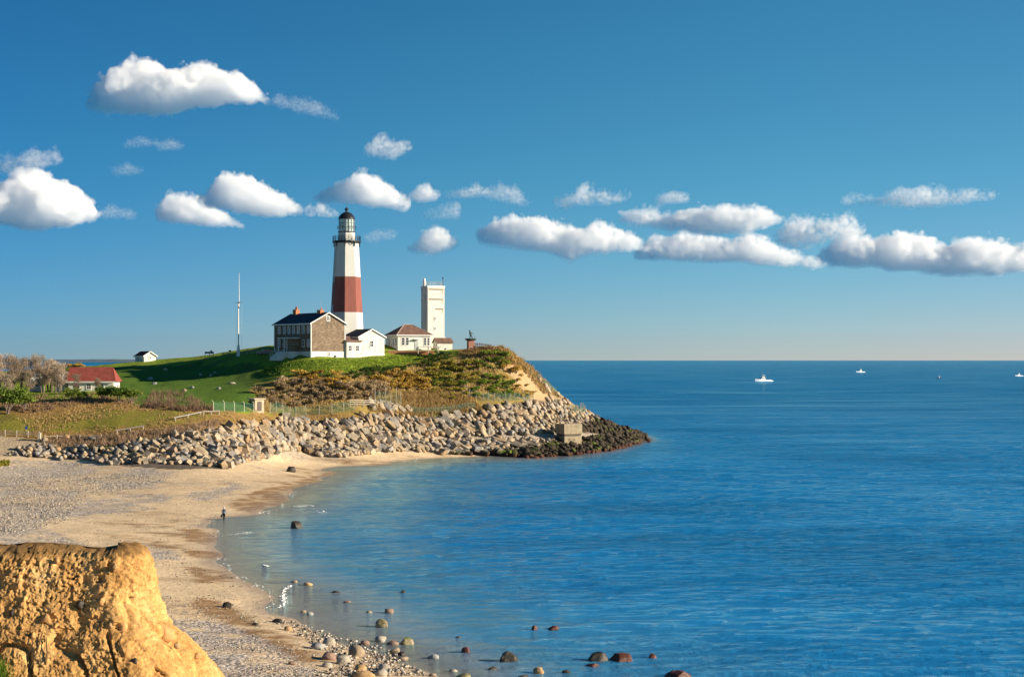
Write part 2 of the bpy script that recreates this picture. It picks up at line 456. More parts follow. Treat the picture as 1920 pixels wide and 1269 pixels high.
t = NT('ground_cover')
col = t.attr('tint').outputs['Color']
p = t.pos()
nf = t.noise(p, 2.2, 6, .65); nf2 = t.noise(p, 9.0, 3, .6)
c = t.mix(1.0, col, t.ramp(nf, [(.25, .62), (.75, 1.38)]), 'MULTIPLY')
c = t.mix(1.0, c, t.ramp(nf2, [(.3, .8), (.7, 1.2)]), 'MULTIPLY')
t.bump(t.math('ADD', nf, t.math('MULTIPLY', nf2, .4)), .9, .35)
M_HILL = t.done(c, .95, .1)

t = NT('beach_sand')
col = t.attr('tint').outputs['Color']; wet = t.attr('wet').outputs['Fac']
p = t.pos()
nf = t.noise(p, 1.3, 6, .7); vo = t.node('ShaderNodeTexVoronoi'); t.link(p, vo.inputs['Vector']); vo.inputs['Scale'].default_value = 3.2
st = t.ramp(vo.outputs['Color'], [(.2, .55), (.55, 1.0), (.85, 1.25)])
peb = t.attr('shingle').outputs['Fac']
c = t.mix(1.0, col, t.ramp(nf, [(.25, .78), (.75, 1.2)]), 'MULTIPLY')
c = t.mix(peb, c, t.mix(1.0, c, st, 'MULTIPLY'))
hgt = t.math('ADD', nf, t.math('MULTIPLY', vo.outputs['Distance'], t.math('MULTIPLY', peb, -.8)))
t.bump(hgt, .8, .16)
M_BEACH = t.done(c, t.math('SUBTRACT', .95, t.math('MULTIPLY', wet, .6)), t.math('ADD', .1, t.math('MULTIPLY', wet, .4)))

FACES = grid_faces(len(gy), len(gx))
fb = isbeach.ravel()[FACES].mean(1) > .49
VV = np.stack([GX, GY, GZ], -1).reshape(-1, 3)
def sub(name, faces, mat, label, **at):
    u, inv = np.unique(faces.ravel(), return_inverse=True)
    o = mesh_np(name, VV[u], inv.reshape(-1, 4), mat, smooth=True, attrs={k: a.reshape(-1, *a.shape[2:])[u] for k, a in at.items()})
    return tag(o, label, kind='structure')
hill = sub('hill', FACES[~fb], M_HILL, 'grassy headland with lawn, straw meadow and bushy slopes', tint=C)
beach = sub('beach', FACES[fb], M_BEACH, 'curving sandy beach with bands of shingle', tint=C, wet=cl(.28, .03, GZ) * np.ones_like(GX), shingle=np.clip(shing + grey * .8 + GB + .25, 0, 1))

# ------------------------------------------------------------------ the sea
def grow(a, st, end, f):
    out = [a]
    while out[-1] < end: out.append(out[-1] + st); st *= f
    return np.array(out[1:])
wx = np.r_[-grow(64, .9, 90000, 1.16)[::-1], axis((-64, 44, .5), (44, 110, .8)), grow(110, 1.0, 90000, 1.10)]
wy = np.r_[axis((40, 88, 6), (88, 200, .42), (200, 300, .6)), grow(300, .7, 90000, 1.022)]
WX, WY = np.meshgrid(wx, wy)
inn = (WX > -290) & (WX < 120) & (WY < 560)
WD = np.full(WX.shape, 12.0)
WD[inn] = -ground(WX[inn], WY[inn])
WD = np.where((WX >= 60) & (WX < 400) & ~inn, 12, WD)
def waves(x, y):
    a = .5 * x + .12 * y
    w = .085 * fbm(x / 9 + y * .01, y / 3.4, octaves=3, seed=41) + .05 * fbm(x / 3.0 + 7, y / 1.5, octaves=2, seed=43)
    w = w + .07 * np.sin((y + .33 * x + 3.0 * vnoise(x / 30, y / 30, seed=44)) / 1.9) * (.5 + .5 * vnoise(x / 22, y / 40, seed=45))
    return w * 2.0
WZ = np.zeros_like(WX)
near = (WY < 700) & (np.abs(WX) < 260)
WZ[near] = waves(WX[near], WY[near]) * np.clip(WD[near] / 2.2, 0.04, 1) * np.clip((700 - WY[near]) / 400, 0, 1)
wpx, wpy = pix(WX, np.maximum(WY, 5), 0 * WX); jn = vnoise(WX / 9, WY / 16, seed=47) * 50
SL = np.clip(1.35 - ((wpx + jn - 805) / 125) ** 2 - ((wpy + jn * .4 - 985) / 135) ** 2, 0, 1) * np.clip(.8 + .4 * vnoise(WX / 6, WY / 12, seed=48), 0, 1)  # smoother water patch added to give the bay a pale sheen
t = NT('sea_water')
dep = t.attr('depth').outputs['Fac']
p = t.pos((.65, 1.0, 1.0))
w1 = t.noise(p, 1.15, 6, .7); w2 = t.noise(t.pos((.6, 1.0, 1.0)), .16, 4, .6); w3 = t.noise(t.pos((.35, 1.0, 1.0)), .018, 4, .6)
w4 = t.noise(t.pos((.22, 1.0, 1.0)), .045, 4, .6); w5 = t.noise(t.pos((.5, 1.0, 1.0)), .05, 3, .6)
sheen_calm = t.attr('sheen_calm').outputs['Fac']
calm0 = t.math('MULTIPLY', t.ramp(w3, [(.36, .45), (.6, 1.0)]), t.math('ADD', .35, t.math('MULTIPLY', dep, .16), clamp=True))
calm = t.math('MULTIPLY', t.math('MULTIPLY', calm0, t.ramp(w4, [(.38, .55), (.6, 1.15)])), t.math('SUBTRACT', 1.0, t.math('MULTIPLY', sheen_calm, .6)))
hh = t.math('MULTIPLY', t.math('ADD', t.math('ADD', t.math('MULTIPLY', w1, 1.25), w2), t.math('MULTIPLY', w5, 2.2)), 1.0)
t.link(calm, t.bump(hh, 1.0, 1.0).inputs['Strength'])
cdn = t.node('ShaderNodeCameraData')
body = t.ramp(t.math('DIVIDE', dep, 5.0), [(.0, (.30, .28, .27)), (.07, (.26, .275, .30)), (.2, (.06, .23, .40)), (.55, (.014, .19, .44))])
sxy = t.node('ShaderNodeSeparateXYZ'); gg_ = t.node('ShaderNodeNewGeometry'); t.link(gg_.outputs['Position'], sxy.inputs[0])
off = t.math('DIVIDE', t.math('SUBTRACT', sxy.outputs[1], 230.0), 600.0, clamp=True)   # far water painted bluer, imitating sky reflected by distant wave slopes
body = t.mix(off, body, (.002, .15, .35))
body = t.mix(t.ramp(w3, [(.35, 0), (.65, 1)]), body, t.mix(1.0, body, (.8, .9, .95), 'MULTIPLY'))
gl = t.node('ShaderNodeBsdfAnisotropic'); df = t.node('ShaderNodeBsdfDiffuse'); fr = t.node('ShaderNodeFresnel')
bnode = [l.from_node for l in t.m.node_tree.links if l.to_node == t.b and l.to_socket.name == 'Normal'][0]
for nd in (gl, df, fr): t.link(bnode.outputs[0], nd.inputs['Normal'])
t.n.remove(t.b)
t.link(body, df.inputs['Color'])
gl.inputs['Color'].default_value = (.62, .98, 1.0, 1); gl.inputs['Roughness'].default_value = .03
fr.inputs['IOR'].default_value = 1.33
wm = t.node('ShaderNodeMixShader')
t.link(t.math('MULTIPLY', fr.outputs[0], t.math('SUBTRACT', 1.0, t.math('MULTIPLY', t.math('POWER', off, .6), t.ramp(w4, [(.36, .40), (.62, .74)])))), wm.inputs[0]); t.link(df.outputs[0], wm.inputs[1]); t.link(gl.outputs[0], wm.inputs[2])
tr = t.node('ShaderNodeBsdfTransparent'); mx = t.node('ShaderNodeMixShader')
al = t.math('ADD', .5, t.math('MULTIPLY', dep, .9), clamp=True)
t.link(al, mx.inputs[0]); t.link(tr.outputs[0], mx.inputs[1]); t.link(wm.outputs[0], mx.inputs[2]); t.link(mx.outputs[0], t.out.inputs['Surface'])
M_SEA = t.m
sea = mesh_np('sea', np.stack([WX, WY, WZ], -1).reshape(-1, 3), grid_faces(len(wy), len(wx)), M_SEA, smooth=True, attrs={'depth': np.clip(WD, 0, 12).ravel(), 'sheen_calm': SL.ravel()})
tag(sea, 'deep blue sea reaching from the beach to the horizon', kind='structure')

# low land on the far side of the bay
ix = np.linspace(-6400, -3500, 60); Yi = 15000.0
top = 28 * np.clip(1.2 - np.abs((ix + 4900) / 1500) ** 2, 0, 1) * (1 + .3 * fbm(ix / 250, ix * 0, seed=51)) + .5
far = np.concatenate([np.stack([ix, np.full(60, Yi), np.full(60, -1.)], -1), np.stack([ix, np.full(60, Yi + 150), top], -1), np.stack([ix, np.full(60, Yi + 900), top], -1), np.stack([ix, np.full(60, Yi + 1100), np.full(60, -1.)], -1)])
tag(mesh_np('distant_shore', far, grid_faces(4, 60), plain('far_shore_woods', (.10, .14, .17), .9, .2, .01), smooth=True), 'low far shore on the horizon', kind='structure')
# ------------------------------------------------------------------ clouds: closed volumes of droplets, all with their bases near 1000 m
import openvdb
def cloud_mat(name, dens_scale):
    t = NT(name)
    t.n.remove(t.b)
    v = t.node('ShaderNodeVolumeScatter')
    v.inputs['Color'].default_value = (.999, .987, .958, 1); v.inputs['Anisotropy'].default_value = .25
    a = t.attr('droplets', 'OBJECT'); gr = t.attr('grain', 'OBJECT')
    tc = t.node('ShaderNodeTexCoord'); vm = t.node('ShaderNodeVectorMath', operation='SCALE')
    t.link(tc.outputs['Object'], vm.inputs[0]); t.link(gr.outputs['Fac'], vm.inputs['Scale'])
    nz = t.noise(vm.outputs[0], 1.0, 5, .65)
    er = t.attr('erosion', 'OBJECT')
    r = t.math('MULTIPLY', t.math('SUBTRACT', nz, er.outputs['Fac']), 4.0, clamp=True)
    t.link(t.math('MULTIPLY', a.outputs['Fac'], r), v.inputs['Density']); t.link(v.outputs[0], t.out.inputs['Volume'])
    return t.m
M_CLOUD = cloud_mat('cloud_droplets', 1)
def cloud(base, top, label, puff=.5, soft=9.0, seed=0, rag=1.0, depth=1.3, group='fair weather clouds'):
    """base, top: outlines as (px, py) from left to right"""
    bx = np.array(base, float); tx = np.array(top, float)
    Y = 1000.0 / ((HZ - bx[:, 1].mean() + 6) / F)
    s = Y / F                                    # metres per photo pixel at that distance
    x0, x1 = tx[0, 0], tx[-1, 0]
    hmax = max(np.interp(x, bx[:, 0], bx[:, 1]) - np.interp(x, tx[:, 0], tx[:, 1]) for x in np.linspace(x0, x1, 60))
    st = max(1.3, (x1 - x0) / 240)
    pad = 14
    X = np.arange(x0 - pad, x1 + pad, st)
    y_lo, y_hi = min(tx[:, 1].min(), bx[:, 1].min()) - pad, bx[:, 1].max() + pad
    Zp = np.arange(y_lo, y_hi, st)
    dmax = hmax * depth * .5 + pad
    D = np.arange(-dmax, dmax, st * 1.3)
    XX, ZZ, DD = np.meshgrid(X, Zp, D, indexing='ij')
    xt = np.clip(XX, x0, x1)
    tp, bp = np.interp(xt, tx[:, 0], tx[:, 1]), np.interp(xt, bx[:, 0], bx[:, 1])
    hh = np.maximum((bp - tp) / 2, 1.2); zc = (tp + bp) / 2
    v = (ZZ - zc) / hh
    u = DD / (hh * depth)
    ex = np.maximum(0, np.maximum(x0 - XX, XX - x1)) / np.minimum(hh, 8)
    low = np.clip(v, 0, 1)
    r = np.sqrt(v ** 2 * (1 + .0 * low) + u ** 2 + ex ** 2)
    f = (1 - r) * hh
    q = max(hmax, 14)
    nz = 0.0
    for k, (wl_, am) in enumerate(((.55, .17), (.25, .12), (.11, .075), (.05, .04))):
        n = vnoise(XX / (q * wl_), ZZ / (q * wl_) + seed, DD / (q * wl_), seed + k * 7)
        nz = nz + am * q * (np.abs(n) * 1.6 - .55 if k in (1, 2) else n)
    f = f + 1.5 + nz * puff * 1.7 * rag * (1 - .55 * np.clip(v, 0, 1))
    g = openvdb.FloatGrid(-5.0); g.copyFromArray(np.ascontiguousarray(f.astype(np.float32)))
    root = None
    thin = min(1.0, hmax / 30)
    for lvl, dens in ((-2.6, .20), (.8 * thin, .26), (4.6 * thin, .28)):
        pts, quads = g.convertToQuads(lvl)
        if len(quads) < 12: continue
        pts = np.asarray(pts, float); quads = np.asarray(quads).astype(int)
        if root is not None:              # keep the largest piece
            lb_ = np.arange(len(pts))
            for _ in range(400):
                m_ = lb_[quads].min(1); n_ = lb_.copy(); np.minimum.at(n_, quads.ravel(), np.repeat(m_, 4)); n_ = n_[n_]
                if (n_ == lb_).all(): break
                lb_ = n_
            big = np.bincount(lb_).argmax(); quads = quads[lb_[quads[:, 0]] == big]
            if len(quads) < 12: continue
            u_, inv_ = np.unique(quads, return_inverse=True); pts = pts[u_]; quads = inv_.reshape(-1, 4)
        px = X[0] + pts[:, 0] * st; py = Zp[0] + pts[:, 1] * st; dd = D[0] + pts[:, 2] * st * 1.3
        W = np.stack([(px - 960) * s, Y + dd * s, H + (HZ - py) * s], -1)
        if root is None: c = W.mean(0)
        o = mesh_np('cloud' if root is None else 'inner_cloud', W - c, quads[:, ::-1], M_CLOUD, parent=root, smooth=True, loc=tuple(c) if root is None else None)
        if root is None: root = o
        o['droplets'] = dens / (soft * .8 * s)
        o['grain'] = 1.0 / (max(hmax, 22) * .22 * s)
        o['erosion'] = .36 if rag < 1.25 else .42
    return tag(root, label, 'cloud', group)
CLOUDS = [
 ([(170,205),(240,212),(320,216),(345,203),(420,196),(495,190)], [(170,178),(185,158),(215,140),(243,112),(290,116),(318,132),(360,122),(392,130),(420,142),(458,146),(480,160),(498,184)], 'large bright puffy cloud highest at the upper left, left of the lighthouse', dict(soft=7, seed=1)),
 ([(500,196),(560,208),(630,222)], [(500,190),(520,180),(560,192),(590,188),(630,216)], 'thin torn wisp trailing right of the large upper left cloud', dict(soft=30, seed=2, rag=2.2)),
 ([(-40,425),(60,428),(130,420),(182,408)], [(-40,350),(0,345),(30,330),(75,328),(110,342),(140,352),(165,380),(182,402)], 'full white cloud cut by the left frame edge over the bare trees', dict(soft=7, seed=3)),
 ([(-40,325),(40,328),(118,300)], [(-40,305),(20,300),(70,278),(95,282),(118,296)], 'ragged small cloud above the one at the left edge', dict(soft=18, seed=4, rag=2.0)),
 ([(180,408),(245,408)], [(180,396),(210,386),(245,396)], 'faint little wisp touching the left edge cloud', dict(soft=30, seed=5, rag=2)),
 ([(300,412),(370,420),(452,424)], [(300,385),(318,366),(350,368),(390,380),(425,398),(452,420)], 'lower left lobe cloud of the twin clouds left of the lighthouse', dict(soft=7, seed=6)),
 ([(385,385),(450,402),(500,402),(545,404),(622,406)], [(385,368),(405,345),(428,330),(462,332),(500,350),(535,372),(570,386),(600,385),(622,396)], 'larger long-tailed cloud of the twin clouds left of the lighthouse', dict(soft=7, seed=7)),
 ([(598,378),(660,381),(730,386),(756,390)], [(598,366),(630,345),(660,338),(685,322),(712,330),(735,345),(756,375)], 'bright puffy cloud right behind the lighthouse dome', dict(soft=8, seed=8)),
 ([(764,378),(814,374)], [(764,366),(785,352),(805,346),(814,360)], 'small round cloud next right from the lighthouse dome', dict(soft=10, seed=9)),
 ([(842,372),(908,366)], [(842,362),(870,354),(890,344),(908,350)], 'small wedge shaped cloud between the lighthouse and the white tower top', dict(soft=14, seed=10, rag=1.5)),
 ([(915,372),(986,386)], [(915,358),(940,346),(965,352),(986,372)], 'faint ragged cloud above the long cloud bank start', dict(soft=24, seed=11, rag=1.8)),
 ([(1048,390),(1110,384),(1174,376)], [(1048,372),(1075,362),(1095,345),(1120,360),(1150,362),(1174,360)], 'torn pale cloud with a peak above the long cloud bank', dict(soft=16, seed=12, rag=1.7)),
 ([(800,410),(856,408)], [(800,398),(830,388),(856,380)], 'faint wisp above the round cloud over the white tower', dict(soft=26, seed=13, rag=1.8)),
 ([(772,470),(810,474),(846,464)], [(772,458),(795,436),(820,428),(840,436),(846,450)], 'compact round cloud just above the white square tower', dict(soft=9, seed=14)),
 ([(694,294),(740,296),(762,280)], [(694,272),(705,256),(722,258),(740,268),(762,266)], 'small lone cloud high above the lighthouse', dict(soft=14, seed=15, rag=1.5)),
 ([(905,455),(960,462),(1030,470),(1070,488),(1110,474),(1210,470)], [(905,430),(925,414),(970,408),(1020,408),(1055,424),(1090,428),(1115,420),(1150,428),(1185,442),(1210,462)], 'long lumpy cloud, left end of the long cloud bank over the sea', dict(soft=8, seed=16)),
 ([(1195,486),(1300,488),(1400,492),(1480,498),(1548,500)], [(1195,462),(1225,448),(1280,440),(1330,446),(1370,450),(1400,442),(1440,452),(1480,472),(1548,492)], 'low flat cloud in the middle of the long bank over the sea', dict(soft=8, seed=17)),
 ([(1170,416),(1250,430),(1310,438),(1400,440),(1468,414)], [(1170,398),(1220,396),(1270,398),(1320,390),(1358,382),(1400,392),(1430,388),(1468,404)], 'long white cloud floating above the middle of the cloud bank', dict(soft=10, seed=18)),
 ([(1460,456),(1500,464),(1560,450),(1612,440)], [(1460,436),(1480,412),(1520,412),(1570,406),(1600,410),(1612,430)], 'squarish cloud joining the middle and right parts of the bank', dict(soft=11, seed=19, rag=1.3)),
 ([(1546,490),(1620,500),(1720,508),(1800,514),(1960,504)], [(1546,472),(1570,448),(1600,440),(1640,452),(1690,436),(1730,444),(1760,466),(1800,446),(1850,450),(1900,456),(1960,458)], 'largest grey based cloud bank at the right edge over the boats', dict(soft=8, seed=20)),
 ([(1590,384),(1680,388),(1760,386),(1858,372)], [(1590,370),(1650,368),(1700,352),(1740,350),(1780,362),(1820,356),(1858,364)], 'thin stretched cloud highest at the far right', dict(soft=14, seed=21, rag=1.4)),
 ([(1236,382),(1286,378)], [(1236,370),(1260,360),(1286,366)], 'tiny cloud above the middle of the bank', dict(soft=16, seed=22)),
 ([(236,276),(290,272)], [(236,266),(265,258),(290,262)], 'left of the two faint specks of cloud under the big upper left cloud', dict(soft=30, seed=23, rag=1.6)),
 ([(300,280),(340,278)], [(300,268),(320,262),(340,270)], 'right of the two faint specks of cloud under the big upper left cloud', dict(soft=24, seed=24, rag=1.6)),
 ([(218,328),(262,326)], [(218,312),(240,306),(262,316)], 'faint scrap of cloud above the gap between the left clouds', dict(soft=34, seed=25, rag=1.8)),
 ([(692,454),(736,446)], [(692,438),(705,434),(736,432)], 'faint scrap of cloud right beside the lighthouse gallery', dict(soft=30, seed=26, rag=1.6)),
]
for b, tp, lab, kw in CLOUDS: cloud(b, tp, lab, **kw)
# ------------------------------------------------------------------ stone: revetment boulders, loose rocks, pebbles, the clay bluff
rng = random.Random(7); nrng = np.random.default_rng(7)

def stone_mat(name, stops, weed=True):
    t = NT(name)
    oi = t.node('ShaderNodeObjectInfo'); ar = t.attr('rock_random').outputs['Fac']
    r = t.math('FRACT', t.math('ADD', oi.outputs['Random'], ar))
    base = t.ramp(r, stops)
    p = t.pos()
    n1 = t.noise(p, 1.6, 5, .65); n2 = t.noise(p, .55, 3, .5)
    c = t.mix(1.0, base, t.ramp(n1, [(.28, .56), (.72, 1.08)]), 'MULTIPLY')
    if weed:
        sx = t.node('ShaderNodeSeparateXYZ'); g = t.node('ShaderNodeNewGeometry'); t.link(g.outputs['Position'], sx.inputs[0])
        X, Z = sx.outputs[0], sx.outputs[2]
        zz = t.math('SUBTRACT', Z, t.math('MULTIPLY', t.math('SUBTRACT', n2, .5), 2.2))
        # weed line: everything that the tide wets, further up towards the exposed point
        line = t.math('ADD', .35, t.math('MULTIPLY', t.math('SUBTRACT', X, -22.0), .085))
        line = t.math('ADD', t.math('MINIMUM', t.math('MAXIMUM', line, .3), 3.6), t.math('MULTIPLY', t.math('MAXIMUM', t.math('SUBTRACT', X, 8.0), 0.0), .24))
        wetm = t.math('MULTIPLY', t.math('SUBTRACT', line, zz), 1.4, clamp=True)
        xm = t.math('MULTIPLY', t.math('ADD', X, 26.0), .12, clamp=True)
        ym = t.math('MULTIPLY', t.math('SUBTRACT', sx.outputs[1], 280.0), .1, clamp=True)
        wetm = t.math('MULTIPLY', wetm, t.math('MULTIPLY', xm, ym))
        wcol = t.mix(t.math('MULTIPLY', t.math('SUBTRACT', .75, Z), 1.6, clamp=True), (.055, .042, .028), (.10, .032, .018))
        alg = t.math('MULTIPLY', t.math('SUBTRACT', t.noise(t.pos(), .22, 3, .5), .56), 10.0, clamp=True)
        alg = t.math('MULTIPLY', alg, t.math('MULTIPLY', t.math('SUBTRACT', Z, .5), 2.0, clamp=True))
        wcol = t.mix(t.math('MULTIPLY', alg, t.ramp(n1, [(.42, 0), (.55, 1)])), wcol, (.12, .17, .012))
        c = t.mix(wetm, c, wcol)
    t.bump(n1, .9, .25)
    return t.done(c, .88, .2)
M_ROCK = stone_mat('boulder_stone', [(0, (.42, .30, .17)), (.2, (.50, .38, .245)), (.4, (.31, .27, .22)), (.6, (.52, .41, .28)), (.75, (.26, .255, .245)), (.88, (.42, .27, .14)), (1, (.36, .35, .32))])
M_PEBBLE = stone_mat('pebble_stone', [(0, (.50, .42, .32)), (.3, (.62, .54, .44)), (.5, (.13, .11, .10)), (.7, (.55, .46, .38)), (.85, (.18, .17, .18)), (1, (.68, .62, .54))], weed=False)

def hull_rock(seed, n=16, sq=(1, .72, .55), boxy=.6):
    r = random.Random(seed); bm = bmesh.new()
    if boxy > .7:
        cs_ = [Vector((x, y, z)) for x in (-1, 1) for y in (-1, 1) for z in (-1, 1)]
        for c_ in cs_:
            q_ = Vector([k * (1 - abs(r.gauss(0, .17))) for k in c_])
            for ax in range(3):                      # break every corner off a little
                w_ = q_.copy(); w_[ax] *= 1 - r.uniform(.04, .34); bm.verts.new((w_.x * sq[0] * .5, w_.y * sq[1] * .5, w_.z * sq[2] * .5))
        n = 0
    for i in range(n):
        v = Vector((r.gauss(0, 1), r.gauss(0, 1), r.gauss(0, 1))).normalized()
        m = max(abs(v.x), abs(v.y), abs(v.z)); v = v * (boxy / m + (1 - boxy)) * r.uniform(.82, 1.0)
        bm.verts.new((v.x * sq[0] * .5, v.y * sq[1] * .5, v.z * sq[2] * .5))
    res = bmesh.ops.convex_hull(bm, input=bm.verts[:])
    dead = [g for g in res['geom_interior'] + res['geom_unused'] if isinstance(g, bmesh.types.BMVert)]
    bmesh.ops.delete(bm, geom=list(set(dead)), context='VERTS')
    bmesh.ops.recalc_face_normals(bm, faces=bm.faces[:])
    bmesh.ops.triangulate(bm, faces=bm.faces[:])
    bm.verts.index_update()
    V = np.array([v.co[:] for v in bm.verts]); Fc = np.array([[v.index for v in f.verts] for f in bm.faces])
    bm.free(); return V, Fc
SHAPES = [hull_rock(100 + i, 15, (1, .58 + .10 * (i % 3 - 1), .50 + .08 * (i % 2)), .8) for i in range(12)]
SMALL = [hull_rock(300 + i, 9, (1, .8, .6), .3) for i in range(8)]

def mesh_only(name, V, Fc, mat):
    me = bpy.data.meshes.new(name); me.from_pydata([tuple(v) for v in V], [], [tuple(f) for f in Fc]); me.materials.append(mat); return me
BOULDER_ME = [mesh_only('boulder', V, Fc, M_ROCK) for V, Fc in SHAPES]

def scatter_mesh(name, shapes, locs, rots, scales, mat, parent=None, rnd=None):
    """many small stones as one mesh; rots are 3x3 arrays, scales (n,3)"""
    vs, fs, at, b = [], [], [], 0
    rnd = nrng.random(len(locs)) if rnd is None else rnd
    which = nrng.integers(0, len(shapes), len(locs))
    for k, (V, Fc) in enumerate(shapes):
        i = np.nonzero(which == k)[0]
        if not len(i): continue
        q = np.einsum('nij,nvj->nvi', rots[i], V[None] * scales[i][:, None, :]) + locs[i][:, None, :]
        vs.append(q.reshape(-1, 3)); at.append(np.repeat(rnd[i], len(V)))
        fs.append((Fc[None] + (b + np.arange(len(i)) * len(V))[:, None, None]).reshape(-1, 3)); b += len(i) * len(V)
    return mesh_np(name, np.concatenate(vs), np.concatenate(fs), mat, parent, attrs={'rock_random': np.concatenate(at)})

def rotz_n(a):
    c, s = np.cos(a), np.sin(a); o, z = np.ones_like(a), np.zeros_like(a)
    return np.stack([np.stack([c, -s, z], -1), np.stack([s, c, z], -1), np.stack([z, z, o], -1)], -2)

# --- revetment
def slope_basis(x, y, a):
    e = 1.5
    dx = (gzs[0](x + e, y) - gzs[0](x - e, y)) / (2 * e); dy = (gzs[0](x, y + e) - gzs[0](x, y - e)) / (2 * e)
    n = np.stack([-dx, -dy, np.ones_like(dx)], -1); n /= np.linalg.norm(n, axis=-1, keepdims=True)
    t = np.stack([np.cos(a), np.sin(a), np.zeros_like(a)], -1); t -= n * (t * n).sum(-1, keepdims=True); t /= np.linalg.norm(t, axis=-1, keepdims=True)
    return np.stack([t, np.cross(n, t), n], -1)
gzs = [ground]
pts = []
yy = 262.0; row = 0
while yy < 416:
    for xx in np.arange(-95, 37.4, 1.3):
        x = xx + (row % 2) * .75 + rng.uniform(-.4, .4); y = yy + rng.uniform(-.4, .4)
        lo, hi = float(foot_y(x)), float(crest_y(x))
        if x > 36.5: lo, hi = 380, 411
        t_ = (y - lo) / max(hi - lo, 1)
        low = .6 + (2.4 if x > 3 else 0) * rng.random()
        if x < -80: hi = lo + 8
        if lo - low < y < hi + rng.uniform(-1.0, .2) and not (-72 < x < 22 and .47 < t_ < .56):
            pts.append((x, y))
    yy += 1.2; row += 1
for poly, n in (([(1008,712),(1050,740),(1105,778),(1060,782),(1030,765),(1018,738)], 150), ([(690,752),(740,757),(770,772),(700,770)], 60)):
    xs, ys = [p[0] for p in poly], [p[1] for p in poly]
    for _ in range(n):
        px, py = rng.uniform(min(xs), max(xs)), rng.uniform(min(ys), max(ys))
        if inpoly([px], [py], poly)[0]:
            w = on_ground(px, py, 300, 420); pts.append((w[0], w[1]))
pts = np.array(pts); X, Y = pts[:, 0], pts[:, 1]
Z = ground(X, Y)
keep = Z > -.9; X, Y, Z = X[keep], Y[keep], Z[keep]
n = len(X)
ang = np.radians(nrng.normal(-40, 15, n))
R = slope_basis(X, Y, ang)
tilt = nrng.normal(0, .30, (n, 3)); tilt[:, 0] += .45
cx, sx_ = np.cos(tilt[:, 0]), np.sin(tilt[:, 0]); cy, sy_ = np.cos(tilt[:, 1]), np.sin(tilt[:, 1])
o, z0 = np.ones(n), np.zeros(n)
Rx = np.stack([np.stack([o, z0, z0], -1), np.stack([z0, cx, -sx_], -1), np.stack([z0, sx_, cx], -1)], -2)
Ry = np.stack([np.stack([cy, z0, sy_], -1), np.stack([z0, o, z0], -1), np.stack([-sy_, z0, cy], -1)], -2)
R = R @ Rx @ Ry
size = np.clip(nrng.lognormal(.62, .28, n), 1.0, 2.9)
size = np.where(X > 6, size * .72, size); size = size * np.interp(X, [-95, -72, -50], [.55, .72, 1.0])
SCL = np.stack([size, size * nrng.uniform(.75, 1.1, n), size * nrng.uniform(.8, 1.2, n)], -1)
Zc = Z + size * .16 + nrng.uniform(-.1, .25, n)
PXb, PYb = pix(X, Y, Zc)
score = size / Y * (Zc > .1) * ((PXb > 40) & (PXb < 1215)) * (1 + .3 * (PXb < 900))
order = np.argsort(-score)
ind, rest = order[:300], order[300:]
rev = thing('rock_revetment', 'long sloping bank of tan and grey boulders along the foot of the headland', 'rock bank', (X.mean(), Y.mean() , 0))
rev_i = Matrix.Translation(rev.location)
for k in ind:
    ob = bpy.data.objects.new('boulder', BOULDER_ME[k % 12]); COL.objects.link(ob)
    ob.parent = rev
    m = Matrix(R[k].tolist()).to_4x4(); sc = Matrix.Diagonal((*SCL[k], 1))
    ob.matrix_local = Matrix.Translation(Vector((X[k], Y[k], Zc[k])) - rev.location) @ m @ sc
rl = np.stack([X, Y, Zc], -1) - np.array(rev.location[:])
st = scatter_mesh('rubble', SHAPES, rl[rest], R[rest], SCL[rest], M_ROCK, rev)
tag(st, kind='stuff')

# --- loose rocks: smooth but chipped, each its own
def lump(name, w, h, d, seed, mat, rough=.22, sub=3):
    bm = bmesh.new(); bmesh.ops.create_icosphere(bm, subdivisions=sub, radius=1)
    V = np.array([v.co[:] for v in bm.verts]); Fc = np.array([[v.index for v in f.verts] for f in bm.faces]); bm.free()
    n = fbm(V[:, 0] * 1.1 + seed * 3.1, V[:, 1] * 1.1, V[:, 2] * 1.1, 4, seed)
    V = V * (1 + rough * 1.6 * n)[:, None]
    r_ = random.Random(seed)
    for _ in range(18):                     # sheared faces
        a = Vector((r_.gauss(0, 1), r_.gauss(0, 1), abs(r_.gauss(0, .8)))).normalized(); dlim = r_.uniform(.40, .74)
        s = V @ np.array(a); V = V - np.outer(np.maximum(s - dlim, 0) * 1.0, np.array(a))
    V = V + .03 * np.stack([vnoise(V[:, 0] * 6, V[:, 1] * 6, V[:, 2] * 6, seed + i) for i in range(3)], -1)
    ext = V.max(0) - V.min(0)
    V = (V - (V.max(0) + V.min(0)) / 2) / ext * np.array([w, d, h * 1.45]); V[:, 2] += h * .275
    return mesh_np(name, V, Fc, mat, smooth=False)
def solid_rock(name, c1, c2, green=None, wet=.5):
    t = NT(name); p = t.pos(); n = t.noise(p, 2.2, 6, .65)
    c = t.ramp(n, [(.3, c1), (.7, c2)])
    if green:
        g = t.node('ShaderNodeNewGeometry'); s = t.node('ShaderNodeSeparateXYZ'); t.link(g.outputs['Normal'], s.inputs[0])
        m = t.math('MULTIPLY', t.ramp(t.noise(p, 1.5, 3), [(.42, 0), (.58, 1)]), t.math('MULTIPLY', s.outputs[2], 1.3, clamp=True))
        c = t.mix(m, c, green)
    t.bump(n, .9, .12)
    return t.done(c, wet, .35)
